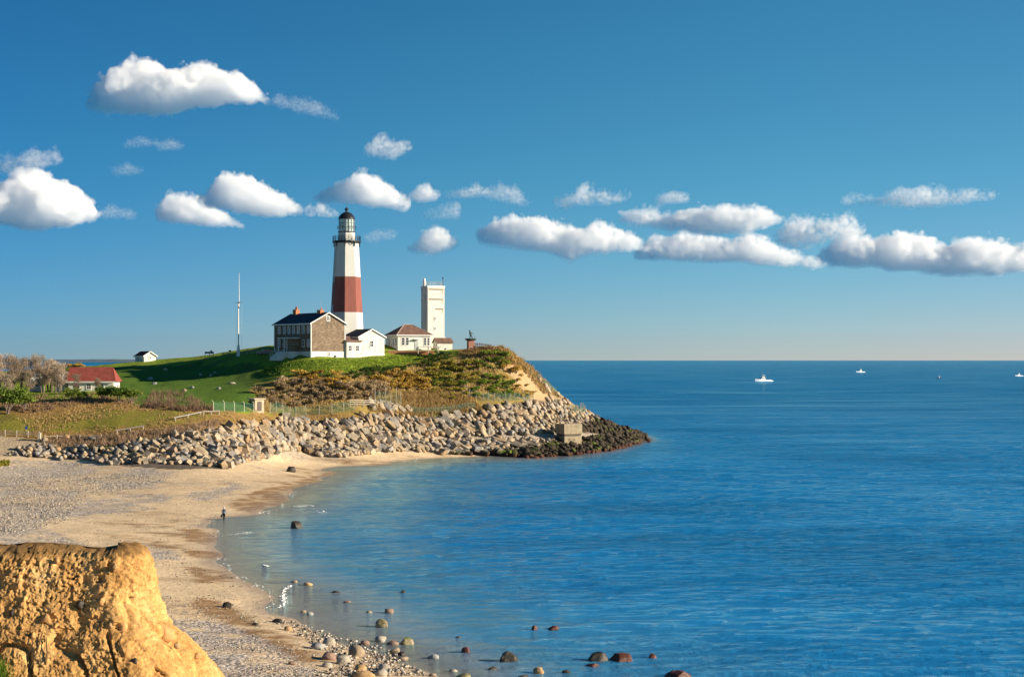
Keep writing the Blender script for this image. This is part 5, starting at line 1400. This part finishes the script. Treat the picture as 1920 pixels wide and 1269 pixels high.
# --- boats
def boat(px, py, length, label, head=1, hullc=(.82, .83, .84), cabin=True, wake=True):
    Y = H * F / (py - HZ); loc = ((px - 960) / F * Y, Y, 0)
    r = thing('motor_boat', label, 'boat', loc, math.radians(210 if head < 0 else -20), 'motor boats far out on the sea')
    Lh = length; Bm = Lh * .15
    vs, n = [], 14
    for i in range(n + 1):
        t_ = i / n; x = (t_ - .5) * Lh
        b_ = Bm * (1 - max(0, (t_ - .35) / .65) ** 2.3) * (.92 if t_ < .1 else 1) + .02
        sz = Lh * (.075 + .06 * t_ ** 2)
        for (yy, zz) in ((0, -.04 * Lh), (b_ * .8, 0.0), (b_, sz), (b_ * .9, sz), (-b_ * .9, sz), (-b_, sz), (-b_ * .8, 0.0)): vs.append((x + (zz > .05) * t_ * Lh * .03, yy, zz))
    fs = [(i*7 + k, i*7 + (k+1) % 7, (i+1)*7 + (k+1) % 7, (i+1)*7 + k) for i in range(n) for k in range(7)] + [tuple(range(7)), tuple(n*7 + k for k in range(6, -1, -1))]
    MB().add(vs, fs).build('hull', plain('boat_hull', hullc, .35, .05, 1), r)
    u = Lh
    if cabin:
        MB().add([(-.12*u, -.1*u, .08*u), (.2*u, -.085*u, .1*u), (.2*u, .085*u, .1*u), (-.12*u, .1*u, .08*u), (-.1*u, -.085*u, .2*u), (.08*u, -.075*u, .2*u), (.08*u, .075*u, .2*u), (-.1*u, .085*u, .2*u)], [(0,1,5,4),(1,2,6,5),(2,3,7,6),(3,0,4,7),(4,5,6,7),(3,2,1,0)]).build('cabin', M['white'], r)
        MB().add([(-.08*u, -.098*u, .14*u), (.145*u, -.088*u, .145*u), (.145*u, .088*u, .145*u), (-.08*u, .098*u, .14*u), (-.08*u, -.094*u, .18*u), (.1*u, -.084*u, .18*u), (.1*u, .084*u, .18*u), (-.08*u, .094*u, .18*u)], [(0,1,5,4),(1,2,6,5),(2,3,7,6),(3,0,4,7)]).build('cabin_window', M['glassdark'], r)
        MB().box(-.09*u, .07*u, -.075*u, .075*u, .2*u, .245*u).build('flying_bridge', M['white'], r)
        MB().box(-.1*u, .06*u, -.08*u, .08*u, .315*u, .33*u).build('hard_top', M['white'], r)
        p_ = MB()
        for (x, y) in ((-.09, -.07), (-.09, .07), (.05, -.07), (.05, .07)): p_.beam((x*u, y*u, .24*u), (x*u, y*u, .318*u), .008*u)
        p_.build('top_post', M['steel'], r)
        MB().beam((0, 0, .33*u), (.02*u, 0, .45*u), .006*u).beam((-.05*u, .1*u, .18*u), (-.2*u, .3*u, .55*u), .005*u).beam((-.05*u, -.1*u, .18*u), (-.2*u, -.3*u, .55*u), .005*u).build('outrigger', M['steel'], r)
    else:
        MB().box(-.05*u, .1*u, -.07*u, .07*u, .1*u, .2*u).build('console', M['white'], r); MB().box(-.1*u, .12*u, -.09*u, .09*u, .34*u, .36*u).build('hard_top', M['white'], r)
        MB().beam((-.08*u, .07*u, .1*u), (-.08*u, .07*u, .34*u), .012*u).beam((.1*u, -.07*u, .1*u), (.1*u, -.07*u, .34*u), .012*u).build('top_post', M['steel'], r)
    if wake:
        m_ = lump('foam', .34*u, .07*u, .26*u, int(px), plain('sea_foam', (.82, .85, .86), .9, .1, 2), .5, 2); m_.parent = r; m_.location = (-.58*u, 0, -.02*u)
        m2 = lump('bow_wave', .5*u, .035*u, .34*u, int(px) + 3, m_.data.materials[0], .5, 2); m2.parent = r; m2.location = (.2*u, 0, -.012*u)
boat(1430, 714.5, 19, 'largest nearest white sport fishing boat with flying bridge, leftmost of the boats', -1)
boat(1613, 698, 19, 'pale motor boat farthest out, second from the left', -1, wake=False)
boat(1761, 709, 8.5, 'small dark hulled open boat, third from the left', -1, (.05, .07, .1), False, False)
boat(1910, 705, 13, 'white motor boat at the right frame edge', -1)

# --- the walker on the beach
loc = on_ground(420, 975, 150, 260)
k = 1.0
M['denim'] = plain('dark_trousers', (.012, .014, .02), .9, .3, 6); M['jacket'] = plain('grey_blue_jacket', (.20, .25, .33), .9, .2, 5); M['skin'] = plain('skin_tone', (.45, .27, .19), .6, .1, 5)
J = dict(pelvis=((0, 0, .98), (.16, .12)), waist=((0, 0, 1.12), (.15, .11)), chest=((0, .02, 1.36), (.19, .13)), neck=((0, .03, 1.54), .06), jaw=((0, .05, 1.62), .08), head=((0, .04, 1.70), .10), crown=((0, .03, 1.78), .075),
    hipL=((-.10, 0, .92), .11), kneeL=((-.10, .10, .50), .075), ankL=((-.09, .02, .09), .05), toeL=((-.1, .16, .04), .045), hipR=((.10, 0, .92), .11), kneeR=((.10, .02, .50), .075), ankR=((.10, -.2, .11), .05), toeR=((.1, -.06, .04), .045),
    shL=((-.21, .01, 1.44), .075), elL=((-.28, -.04, 1.16), .055), wrL=((-.27, .06, .93), .035), haL=((-.27, .09, .84), .04), shR=((.21, .01, 1.44), .075), elR=((.29, .0, 1.17), .055), wrR=((.30, .12, .97), .035), haR=((.30, .17, .9), .04))
BN = [('pelvis','waist'),('waist','chest'),('chest','neck'),('neck','jaw'),('jaw','head'),('head','crown'),('pelvis','hipL'),('hipL','kneeL'),('kneeL','ankL'),('ankL','toeL'),('pelvis','hipR'),('hipR','kneeR'),('kneeR','ankR'),('ankR','toeR'),('chest','shL'),('shL','elL'),('elL','wrL'),('wrL','haL'),('chest','shR'),('shR','elR'),('elR','wrR'),('wrR','haR')]
per = thing('person', 'person in grey blue jacket and dark trousers walking by the waterline, seen from behind', 'person', loc, math.radians(-14))
bd = skin_figure('body', J, BN, [M['jacket'], M['denim'], M['skin']], per)
for p_ in bd.data.polygons:
    c = p_.center
    p_.material_index = 1 if c.z < .97 and abs(c.x) < .24 else 2 if c.z > 1.55 or (c.z < .93 and abs(c.x) > .24) else 0
MB().lathe([(.108, 1.70), (.112, 1.75), (.085, 1.81), (.03, 1.84)], 12, (0, .035)).box(-.07, .07, .1, .23, 1.71, 1.725).build('cap', M['white'], per)
for s in (-1, 1):
    hb_ = MB()
    for i in range(4): hb_.tube([(s * .27 + .018 * (i - 1.5), .09, .83), (s * .27 + .018 * (i - 1.5), .105, .77), (s * .27 + .018 * (i - 1.5), .095, .74)], .009, 5)
    hb_.tube([(s * .25, .12, .86), (s * .24, .15, .81)], .01, 5)
    if s > 0: hb_.v = [(x + .03, y + .08, z + .06) for x, y, z in hb_.v]
    hb_.build('fingers', M['skin'], per)
bg = thing('shoulder_bag', 'dark bag held at the left side of the beach walker', 'bag', (loc[0] - .32, loc[1] + .06, loc[2] + .42), 0)
MB().box(-.13, .1, -.2, .22, 0, .36).build('pouch', M['black'], bg, bevel=.04); MB().tube([(0, -.12, .34), (.05, .05, .46), (0, .15, .34)], .02, 5).build('strap', M['black'], bg)
# ------------------------------------------------------------------ plants
def leaf_mat(name, a, b, c, trans=.25):
    t = NT(name); oi = t.node('ShaderNodeObjectInfo'); at = t.attr('rock_random').outputs['Fac']
    n = t.noise(t.pos(), .55, 3, .6)
    r = t.math('ADD', t.math('MULTIPLY', oi.outputs['Random'], .45), t.math('ADD', t.math('MULTIPLY', n, .35), t.math('MULTIPLY', at, .35)))
    col = t.ramp(r, [(.22, a), (.55, b), (.9, c)])
    tl = t.node('ShaderNodeBsdfTranslucent'); mx = t.node('ShaderNodeMixShader'); mx.inputs[0].default_value = trans
    t.link(col, tl.inputs[0]); t.done(col, .8, .15)
    t.link(t.b.outputs[0], mx.inputs[1]); t.link(tl.outputs[0], mx.inputs[2]); t.link(mx.outputs[0], t.out.inputs['Surface'])
    return t.m
LM = dict(green=leaf_mat('green_shrub_leaves', (.06, .11, .014), (.15, .22, .024), (.30, .33, .05)),
    rust=leaf_mat('rusty_shrub_leaves', (.18, .10, .018), (.44, .27, .05), (.60, .42, .09)),
    brown=leaf_mat('bare_brown_twigs', (.15, .11, .06), (.33, .235, .13), (.48, .35, .19)),
    olive=leaf_mat('olive_shrub_leaves', (.11, .11, .016), (.30, .26, .035), (.48, .38, .08)),
    dark=leaf_mat('dark_evergreen_leaves', (.018, .04, .010), (.045, .085, .016), (.10, .14, .025)),
    pine=leaf_mat('pine_needles', (.04, .08, .012), (.09, .15, .02), (.18, .22, .04)),
    straw=leaf_mat('dry_straw', (.26, .16, .055), (.40, .27, .11), (.55, .40, .19), .3),
    reed=leaf_mat('dry_reeds', (.16, .10, .065), (.27, .175, .11), (.38, .26, .17), .3),
    fresh=leaf_mat('fresh_grass', (.06, .12, .015), (.12, .20, .02), (.22, .28, .04), .3),
    twig=leaf_mat('autumn_twigs', (.18, .13, .09), (.33, .25, .175), (.48, .38, .28), .2))
BARK = plain('grey_bark', (.20, .155, .12), .9, .3, 3)

def leaves(n, centres, radii, size, seed, long=1.0, up=.0):
    """leaf-sized quads spread through several lobes, denser near their surface"""
    g = np.random.default_rng(seed); k = g.integers(0, len(centres), n)
    d = g.normal(size=(n, 3)); d /= np.linalg.norm(d, axis=1, keepdims=True); d[:, 2] = np.abs(d[:, 2]) * .95 - .18
    r = g.random(n) ** .45
    c = np.array(centres)[k] + d * np.array(radii)[k] * (r * g.uniform(.8, 1.12, n))[:, None]
    a = g.normal(size=(n, 3)) + np.array([0, 0, up]); a /= np.linalg.norm(a, axis=1, keepdims=True)
    b = np.cross(a, g.normal(size=(n, 3))); b /= np.linalg.norm(b, axis=1, keepdims=True)
    s = size * g.uniform(.6, 1.3, n)[:, None]
    V = np.stack([c - a * s * long, c + b * s * .5, c + a * s * long, c - b * s * .5], 1).reshape(-1, 3)
    return V, np.arange(n * 4).reshape(-1, 4), np.repeat(g.random(n), 4)

def shrub_proto(name, kind, seed, w=2.8, h=1.7, n=420, size=.19, long=1.0, up=0.0):
    r = random.Random(seed)
    cs, rs = [], []
    for i in range(7):
        a, q = r.uniform(0, 6.28), r.uniform(0, .36) * w
        rr = w * r.uniform(.18, .30)
        cs.append((math.cos(a) * q, math.sin(a) * q, h * r.uniform(.35, .62))); rs.append((rr, rr, h * r.uniform(.28, .42)))
    root = thing(name, '', 'shrub')
    V, Fc, at = leaves(n, cs, rs, size, seed, long, up)
    V[:, 2] = np.maximum(V[:, 2], .02)
    mesh_np('foliage', V, Fc, LM[kind], root, attrs={'rock_random': at})
    m = MB()
    for c_ in cs: m.tube([(0, 0, -.25), (c_[0] * .4, c_[1] * .4, c_[2] * .5), c_], [.07, .05, .025], 4)
    m.build('stem', BARK, root)
    return root

def place_px(poly, n, y0=280, y1=420, mind=0.0, taken=None):
    xs, ys = [p[0] for p in poly], [p[1] for p in poly]; out = []; tries = 0
    taken = [] if taken is None else taken
    while len(out) < n and tries < n * 30:
        tries += 1
        px, py = rng.uniform(min(xs), max(xs)), rng.uniform(min(ys), max(ys))
        if not inpoly([px], [py], poly)[0]: continue
        w = on_ground(px, py, y0, y1)
        if any((w[0]-q[0])**2 + (w[1]-q[1])**2 < mind**2 for q in taken): continue
        out.append(w); taken.append(w)
    return out
TAKEN = []
SH = [ # kind, polygon in photo pixels, count, scale range, label, group
 ('brown', [(474,768),(490,728),(540,716),(600,722),(628,750),(560,768)], 34, (.8,1.35), 'greyish brown thicket behind the concrete hut', 'bare bushes behind the hut'),
 ('rust', [(545,726),(560,704),(612,700),(650,712),(640,728),(580,730)], 18, (.8,1.3), 'rusty orange bush below the shingled house', 'rusty bushes below the house'),
 ('brown', [(628,752),(640,724),(720,722),(745,745),(700,752)], 24, (.8,1.3), 'pinkish brown bush above the wooden gate', 'brown bushes above the gate'),
 ('dark', [(640,712),(680,697),(745,690),(768,694),(740,706),(690,712)], 22, (.7,1.05), 'dark green bush edging the lower lawn', 'dark bushes edging the lawn'),
 ('dark', [(752,690),(765,682),(812,668),(846,666),(838,680),(800,688)], 14, (.65,.95), 'dark green bush on the lawn below the shed', 'dark bushes below the shed'),
 ('rust', [(680,728),(700,706),(760,698),(800,715),(800,736),(740,732)], 30, (.85,1.35), 'rust and olive bush of the large middle mound', 'rusty bushes of the middle mound'),
 ('olive', [(770,700),(830,682),(900,690),(895,716),(850,730),(800,722)], 36, (.8,1.25), 'olive brown bush below the statue', 'olive bushes below the statue'),
 ('green', [(905,668),(930,660),(958,676),(955,692),(925,686)], 13, (.75,1.15), 'bright green bush right of the statue', 'green bushes near the crest'),
 ('green', [(862,692),(885,680),(925,692),(915,708),(880,704)], 10, (.7,1.0), 'green bush in the middle of the slope', 'green bushes on the middle bluff'),
 ('green', [(885,746),(885,718),(930,708),(962,722),(955,748)], 22, (.85,1.25), 'leafy green bush above the wire fence', 'green bushes above the wire fence'),
 ('rust', [(925,712),(945,692),(975,700),(1000,735),(1003,750),(965,748),(960,722)], 13, (.7,1.15), 'orange brown bush beside the bare sand', 'rusty bushes beside the sand slope'),
 ('green', [(790,715),(820,700),(880,705),(870,728),(810,728)], 8, (.7, 1.0), 'green bush among the olive scrub above the steps', 'green bushes above the steps'),
 ('olive', [(800,745),(830,728),(880,735),(875,752),(830,752)], 12, (.7,1.0), 'olive scrub bush low on the straw slope', 'olive scrub on the straw slope'),
 ('rust', [(105,690),(130,684),(165,690),(150,697)], 7, (.8,1.1), 'low rusty scrub on the skyline behind the red roof', 'rusty scrub behind the red roof'),
]
ORD = 'leftmost second third fourth fifth sixth seventh eighth ninth tenth eleventh twelfth thirteenth fourteenth fifteenth sixteenth'.split()
PROTO = {}
for ki, kind in enumerate(('brown', 'rust', 'dark', 'olive', 'green')):
    PROTO[kind] = [shrub_proto(f'{dict(brown="bare", rust="rusty", dark="dark", olive="olive", green="green")[kind]}_shrub', kind, 40 + ki * 10 + j, 2.5 + .5 * j, 1.4 + .25 * j, 430, .17 if kind != 'brown' else .15, 1.0 if kind != 'brown' else 1.9, .0 if kind != 'brown' else 1.0) for j in range(3)]
USED = set()
def put_shrub(kind, w, s, label, group):
    j = rng.randrange(3); p = PROTO[kind][j]
    sc = (s * rng.uniform(.85, 1.15), s * rng.uniform(.85, 1.15), s * rng.uniform(.75, 1.2))
    if p.name not in USED:
        USED.add(p.name); p.location = w; p.rotation_euler = (0, 0, rng.uniform(0, 6.28)); p.scale = sc; p['label'] = label; p['group'] = group
        return p
    return copy_tree(p, w, rng.uniform(0, 6.28), sc, label, group)
for kind, poly, n, (a, b), lab, grp in SH:
    ws = place_px(poly, n, 300, 420, 1.25, TAKEN)
    ws.sort(key=lambda w: pix(*w)[1])
    nr = 1 if len(ws) < 9 else 2 if len(ws) < 20 else 3
    for r_ in range(nr):
        rw = sorted(ws[len(ws) * r_ // nr:len(ws) * (r_ + 1) // nr], key=lambda w: pix(*w)[0])
        rown = ('', 'upper row, ' if r_ == 0 else 'lower row, ', ('upper row, ', 'middle row, ', 'lower row, ')[r_])[nr - 1]
        for i_, w in enumerate(rw): put_shrub(kind, w, rng.uniform(a, b), f'{lab}, {rown}{ORD[i_] + (" from left" if i_ else "")}', grp)

# evergreen bushes and bare trees on the left
def tree_proto(name, seed, h, spread, leafkind, nleaf, lsize, label, cat='tree', trunk_n=3, up=.9, long=2.6, lobe=.13):
    r = random.Random(seed); root = thing(name, label, cat)
    m = MB(); tips = []
    for s in range(trunk_n):
        a = r.uniform(0, 6.28); bx, by = math.cos(a) * .25 * (trunk_n > 1), math.sin(a) * .25 * (trunk_n > 1)
        lean = (math.cos(a) * spread * .22, math.sin(a) * spread * .22)
        pts_ = [(bx, by, -.4)] + [(bx + lean[0] * f + r.uniform(-.12, .12), by + lean[1] * f + r.uniform(-.12, .12), h * f * .9) for f in (.2, .4, .6, .8, 1.0)]
        rad = [.16, .14, .11, .08, .05, .02]; m.tube(pts_, [q * h / 8 for q in rad], 6)
        for i in range(9):
            f = r.uniform(.25, .95); k = min(4, int(f * 5)); p0 = Vector(pts_[k]).lerp(Vector(pts_[k + 1]), .5)
            b = r.uniform(0, 6.28); ln = spread * r.uniform(.22, .45) * (1.15 - f * .6)
            p1 = p0 + Vector((math.cos(b) * ln, math.sin(b) * ln, ln * r.uniform(.5, 1.3)))
            m.tube([p0, p0.lerp(p1, .5) + Vector((0, 0, -.08)), p1], [.05 * h / 8, .035 * h / 8, .012], 4)
            tips += [p1, p0.lerp(p1, .6)]
    m.build('trunk', BARK, root)
    V, Fc, at = leaves(nleaf, [tuple(t_) for t_ in tips], [(spread * lobe, spread * lobe, spread * lobe * 1.2)] * len(tips), lsize, seed, long, up)
    mesh_np('crown', V, Fc, LM[leafkind], root, attrs={'rock_random': at})
    return root
T1 = [tree_proto('bare_tree', 5 + i, 9.0, 5.0, 'twig', 2700, .05, 'x', long=11.0, up=1.7, lobe=.22) for i in range(3)]
PT = [shrub_proto('evergreen_bush', 'pine', 15 + i, 4.4, 3.4, 1500, .16, 1.3, .5) for i in range(2)]
seen = set()
def put_tree(p, w, s, lab, grp):
    if p.name not in seen:
        seen.add(p.name); p.location = w; p.scale = (s,) * 3; p['label'] = lab; p['group'] = grp; return p
    return copy_tree(p, w, rng.uniform(0, 6.28), s, lab, grp)
TR = [(4,742,320,.95,'bare brown tree cut by the left frame edge'),(24,744,312,.9,'tall bare tree second from the left edge'),(40,741,324,.85,'pinkish bare tree just left of the white gabled shed'),(52,746,308,.6,'small bare tree in front of the white gabled shed'),(66,742,326,.92,'bare tree rising right behind the white gabled shed'),
      (80,744,314,.72,'bare tree right of the white gabled shed'),(92,742,322,.74,'bushy bare tree left of the red roof'),(104,745,312,.58,'low bare tree in front of the left end of the red roof'),(118,741,326,.6,'bare tree touching the left end of the red roof'),(143,742,308,.46,'thin bare sapling before the middle of the red roof'),
      (184,742,308,.38,'thin bare sapling before the right part of the red roof'),(14,748,304,.62,'low bare tree near the evergreen at the left edge'),(112,744,310,.72,'full bare tree hiding the left end of the red roof'),(98,743,318,.8,'tall bare tree just left of the red roof'),(-12,742,316,.95,'bare tree beyond the left frame edge')]
for i, (px, py, Y, s, lab) in enumerate(TR):
    x = (px - 960) / F * Y; put_tree(T1[i % 3], (x, Y, gz(x, Y)), s, lab, 'bare trees at the left')
EV = [(14,776,289,1.9,'large dark evergreen bush at the left frame edge'),(46,768,296,1.3,'smaller evergreen bush right of the large one at the left edge'),(132,754,303,1.05,'evergreen bush before the left end of the red roofed building'),(154,752,304,.8,'low evergreen bush before the middle of the red roofed building'),(192,753,302,1.15,'evergreen bush before the right part of the red roofed building'),(222,754,301,1.25,'evergreen bush at the right corner of the red roofed building'),(246,755,300,1.05,'rightmost evergreen bush beside the red roofed building')]
for i, (px, py, Y, s, lab) in enumerate(EV):
    w = on_ground(px, py, 250, 340); put_tree(PT[i % 2], w, s, lab, 'evergreen bushes at the left')

def grass_field(name, poly, n, h0, h1, kind, label, blades=6, y0=240, y1=420, width=.07, dens=None):
    xs, ys = [p[0] for p in poly], [p[1] for p in poly]
    px = nrng.uniform(min(xs), max(xs), n * 2); py = nrng.uniform(min(ys), max(ys), n * 2)
    ok = inpoly(px, py, poly); px, py = px[ok][:n], py[ok][:n]
    # walk each sight line down to the ground
    Ys = np.linspace(y0, y1, 70); w = []
    Xg = (px[:, None] - 960) / F * Ys; Zg = H - (py[:, None] - HZ) / F * Ys
    gg = ground(Xg, np.broadcast_to(Ys, Xg.shape)); hit = gg >= Zg
    k = np.argmax(hit, 1); ok = hit.any(1) & (k > 0); r_ = np.arange(len(px))[ok]; k = k[ok]
    a, b = (Zg - gg)[r_, k - 1], (Zg - gg)[r_, k]; t_ = a / (a - b)
    y = Ys[k - 1] + t_ * (Ys[k] - Ys[k - 1]); x = (px[ok] - 960) / F * y; z = ground(x, y)
    if dens is not None:
        m_ = nrng.random(len(x)) < dens(x, y); x, y, z = x[m_], y[m_], z[m_]
    N = len(x) * blades
    bx = np.repeat(x, blades) + nrng.normal(0, .22, N); by = np.repeat(y, blades) + nrng.normal(0, .22, N); bz = np.repeat(z, blades) - .05
    hgt = nrng.uniform(h0, h1, N); a = nrng.uniform(0, 6.28, N); ln = nrng.uniform(.1, .5, N) * hgt
    d = np.stack([np.cos(a), np.sin(a)], -1); wd = width * nrng.uniform(.7, 1.5, N)
    B0 = np.stack([bx - d[:, 1] * wd, by + d[:, 0] * wd, bz], -1); B1 = np.stack([bx + d[:, 1] * wd, by - d[:, 0] * wd, bz], -1)
    Tp = np.stack([bx + d[:, 0] * ln, by + d[:, 1] * ln, bz + hgt], -1)
    V = np.stack([B0, B1, Tp], 1).reshape(-1, 3)
    o = mesh_np(name, V, np.arange(N * 3).reshape(-1, 3), LM[kind], attrs={'rock_random': np.repeat(np.repeat(nrng.random(len(x)), blades) * .6 + .4 * nrng.random(N), 3)})
    return tag(o, label, kind='stuff')
grass_field('dry_grass', [(858,664),(890,652),(960,650),(1000,690),(1050,745),(1020,740),(975,690),(940,676),(900,672)], 2600, .4, 1.0, 'straw', 'straw grass on the crest and right shoulder of the bluff', y0=340)
grass_field('dry_grass', [(690,770),(760,738),(830,732),(885,748),(905,770),(780,782)], 2600, .5, 1.2, 'straw', 'straw grass on the slope above the right boulders', y0=310)
grass_field('dry_grass', [(470,772),(520,720),(640,700),(760,690),(900,668),(1000,745),(890,752),(760,745),(620,768)], 3200, .3, .8, 'straw', 'straw undergrowth between the bushes of the slope', y0=300)
grass_field('dry_grass', [(-20,800),(60,775),(230,752),(420,772),(470,778),(640,774),(700,772),(700,786),(440,792),(300,820),(150,828),(60,818)], 3600, .15, .45, 'straw', 'straw grass of the left meadow', dens=lambda x, y: cl(-.1, .45, fbm(x / 5, y / 5, octaves=3, seed=27)))
grass_field('reeds', [(268,765),(285,738),(330,735),(372,752),(402,770),(340,772)], 900, .5, 1.7, 'reed', 'tall dry pinkish reeds at the right end of the meadow', width=.05, blades=6, dens=lambda x, y: cl(-.3, .3, fbm(x / 3, y / 3, octaves=2, seed=29)))
grass_field('dry_grass', [(60,842),(110,818),(190,818),(300,806),(410,788),(420,796),(300,824),(200,838)], 1300, .4, .9, 'reed', 'dark scrubby grass along the top of the left boulders')
grass_field('dry_grass', [(250,758),(268,735),(-20,745),(-20,765),(60,775),(160,758)], 700, .3, .7, 'reed', 'brown undergrowth below the bare trees')
grass_field('dry_grass', [(-20,866),(18,862),(16,873),(-20,876)], 120, .3, .7, 'olive', 'small grassy hump on the shingle at the left edge', y0=200)
grass_field('lawn_grass', [(480,700),(520,680),(600,674),(860,660),(850,672),(760,690),(650,705),(560,705)], 3000, .12, .3, 'fresh', 'short grass of the lawn in front of the houses', width=.09, y0=330)
# tuft on the bluff, bottom left
q = on_bluff(2, 1262)
tf = thing('grass_tuft', 'green grass tuft growing on the clay bluff at the bottom left corner', 'grass', (q[0] - .02, q[1] - .1, q[2] - .12))
N = 230; a = nrng.uniform(0, 6.28, N); b0 = nrng.normal(0, .10, (N, 2)); hh_ = nrng.uniform(.18, .52, N); ln = nrng.uniform(.1, .8, N) * hh_
d = np.stack([np.cos(a), np.sin(a), 0 * a], -1); base = np.c_[b0, np.zeros(N)]; sd = np.stack([-d[:, 1], d[:, 0], 0 * a], -1) * .006
mid_ = base + d * (ln * .35)[:, None] + np.c_[np.zeros((N, 2)), hh_ * .65]; tip = base + d * ln[:, None] + np.c_[np.zeros((N, 2)), hh_]
V = np.stack([base - sd, base + sd, mid_ + sd * .8, mid_ - sd * .8, tip], 1).reshape(-1, 3); i0 = np.arange(N)[:, None] * 5
mesh_np('blades', V, [i0 + np.array([[0, 1, 2, 3]]), i0 + np.array([[3, 2, 4]])], LM['fresh'], tf, attrs={'rock_random': np.repeat(nrng.random(N), 5)})
for i, pth in enumerate(([(55,1180),(62,1205),(50,1235),(30,1269)], [(78,1185),(70,1215),(58,1245),(48,1272)], [(85,1195),(86,1225),(84,1240)], [(226,1185),(222,1205),(232,1225)])):
    pp = []
    for px, py in pth:
        c_ = on_bluff(px, py); zi = int(np.argmin(np.abs(lev - c_[2]))); ci = int(np.argmin(np.abs(B[zi, :len(fu) + 40, 0] - c_[0]))); pp.append((c_[0], B[zi, ci, 1] - .012, c_[2]))
    MB().tube(pp, [.012, .014, .011, .008][:len(pp)], 5).build('root', plain('dead_root', (.12, .065, .03), .9, .3, 5), bluff)

# --- foam
M_FOAM = plain('white_foam', (.85, .86, .86), .8, .06, 2)
fx = nrng.uniform(-60, 12, 90000); fy = nrng.uniform(92, 330, 90000); fz = ground(fx, fy)
okf = (np.abs(fz - .02) < .07) & (fy < foot_y(fx) - 1) & (vnoise(fx / 3.5, fy / 3.5, seed=95) > .05)
fx, fy = fx[okf][:420], fy[okf][:420]
def foam(name, x, y, s0, s1, label, hz_=.05, z=.03):
    n_ = len(x); s = nrng.uniform(s0, s1, n_)
    o = scatter_mesh(name, SMALL, np.stack([x, y, np.full(n_, z)], -1), rotz_n(nrng.normal(0, .5, n_)), np.stack([s, s * .45, np.full(n_, hz_) * nrng.uniform(.5, 1.6, n_)], -1), M_FOAM)
    return tag(o, label, kind='stuff')
foam('foam', fx, fy, .10, .45, 'thin white wash of foam along the edge of the water')
def breaker(pp, n_, spread, s0, s1, label, hz_=.2):
    q = np.array([G(*p) for p in pp]); u = nrng.random(n_) * (len(q) - 1); i = np.minimum(u.astype(int), len(q) - 2); f_ = (u - i)[:, None]
    c_ = q[i] * (1 - f_) + q[i + 1] * f_ + nrng.normal(0, spread, (n_, 3)) * [1, 1, 0]
    return foam('breaking_wave', c_[:, 0], c_[:, 1], s0, s1, label, hz_, .06)
breaker([(524,1140),(533,1130),(530,1118),(534,1105),(545,1098)], 150, .12, .06, .36, 'small white breaker at the near end of the beach', .16)
breaker([(550,949),(585,948)], 26, .5, .12, .5, 'short breaker off the beach behind the walker', .12)
breaker([(435,1003),(470,998)], 26, .25, .08, .4, 'thin foam streak beside the beach bend', .08)
breaker([(600,958),(612,962)], 10, .4, .12, .45, 'white fleck of foam in the bay', .14)
breaker([(495,1060),(500,1062)], 30, .12, .1, .5, 'bright fleck of foam off the shore', .2)
breaker([(486,962),(515,955)], 24, .3, .1, .45, 'wash of foam at the sand point', .08)
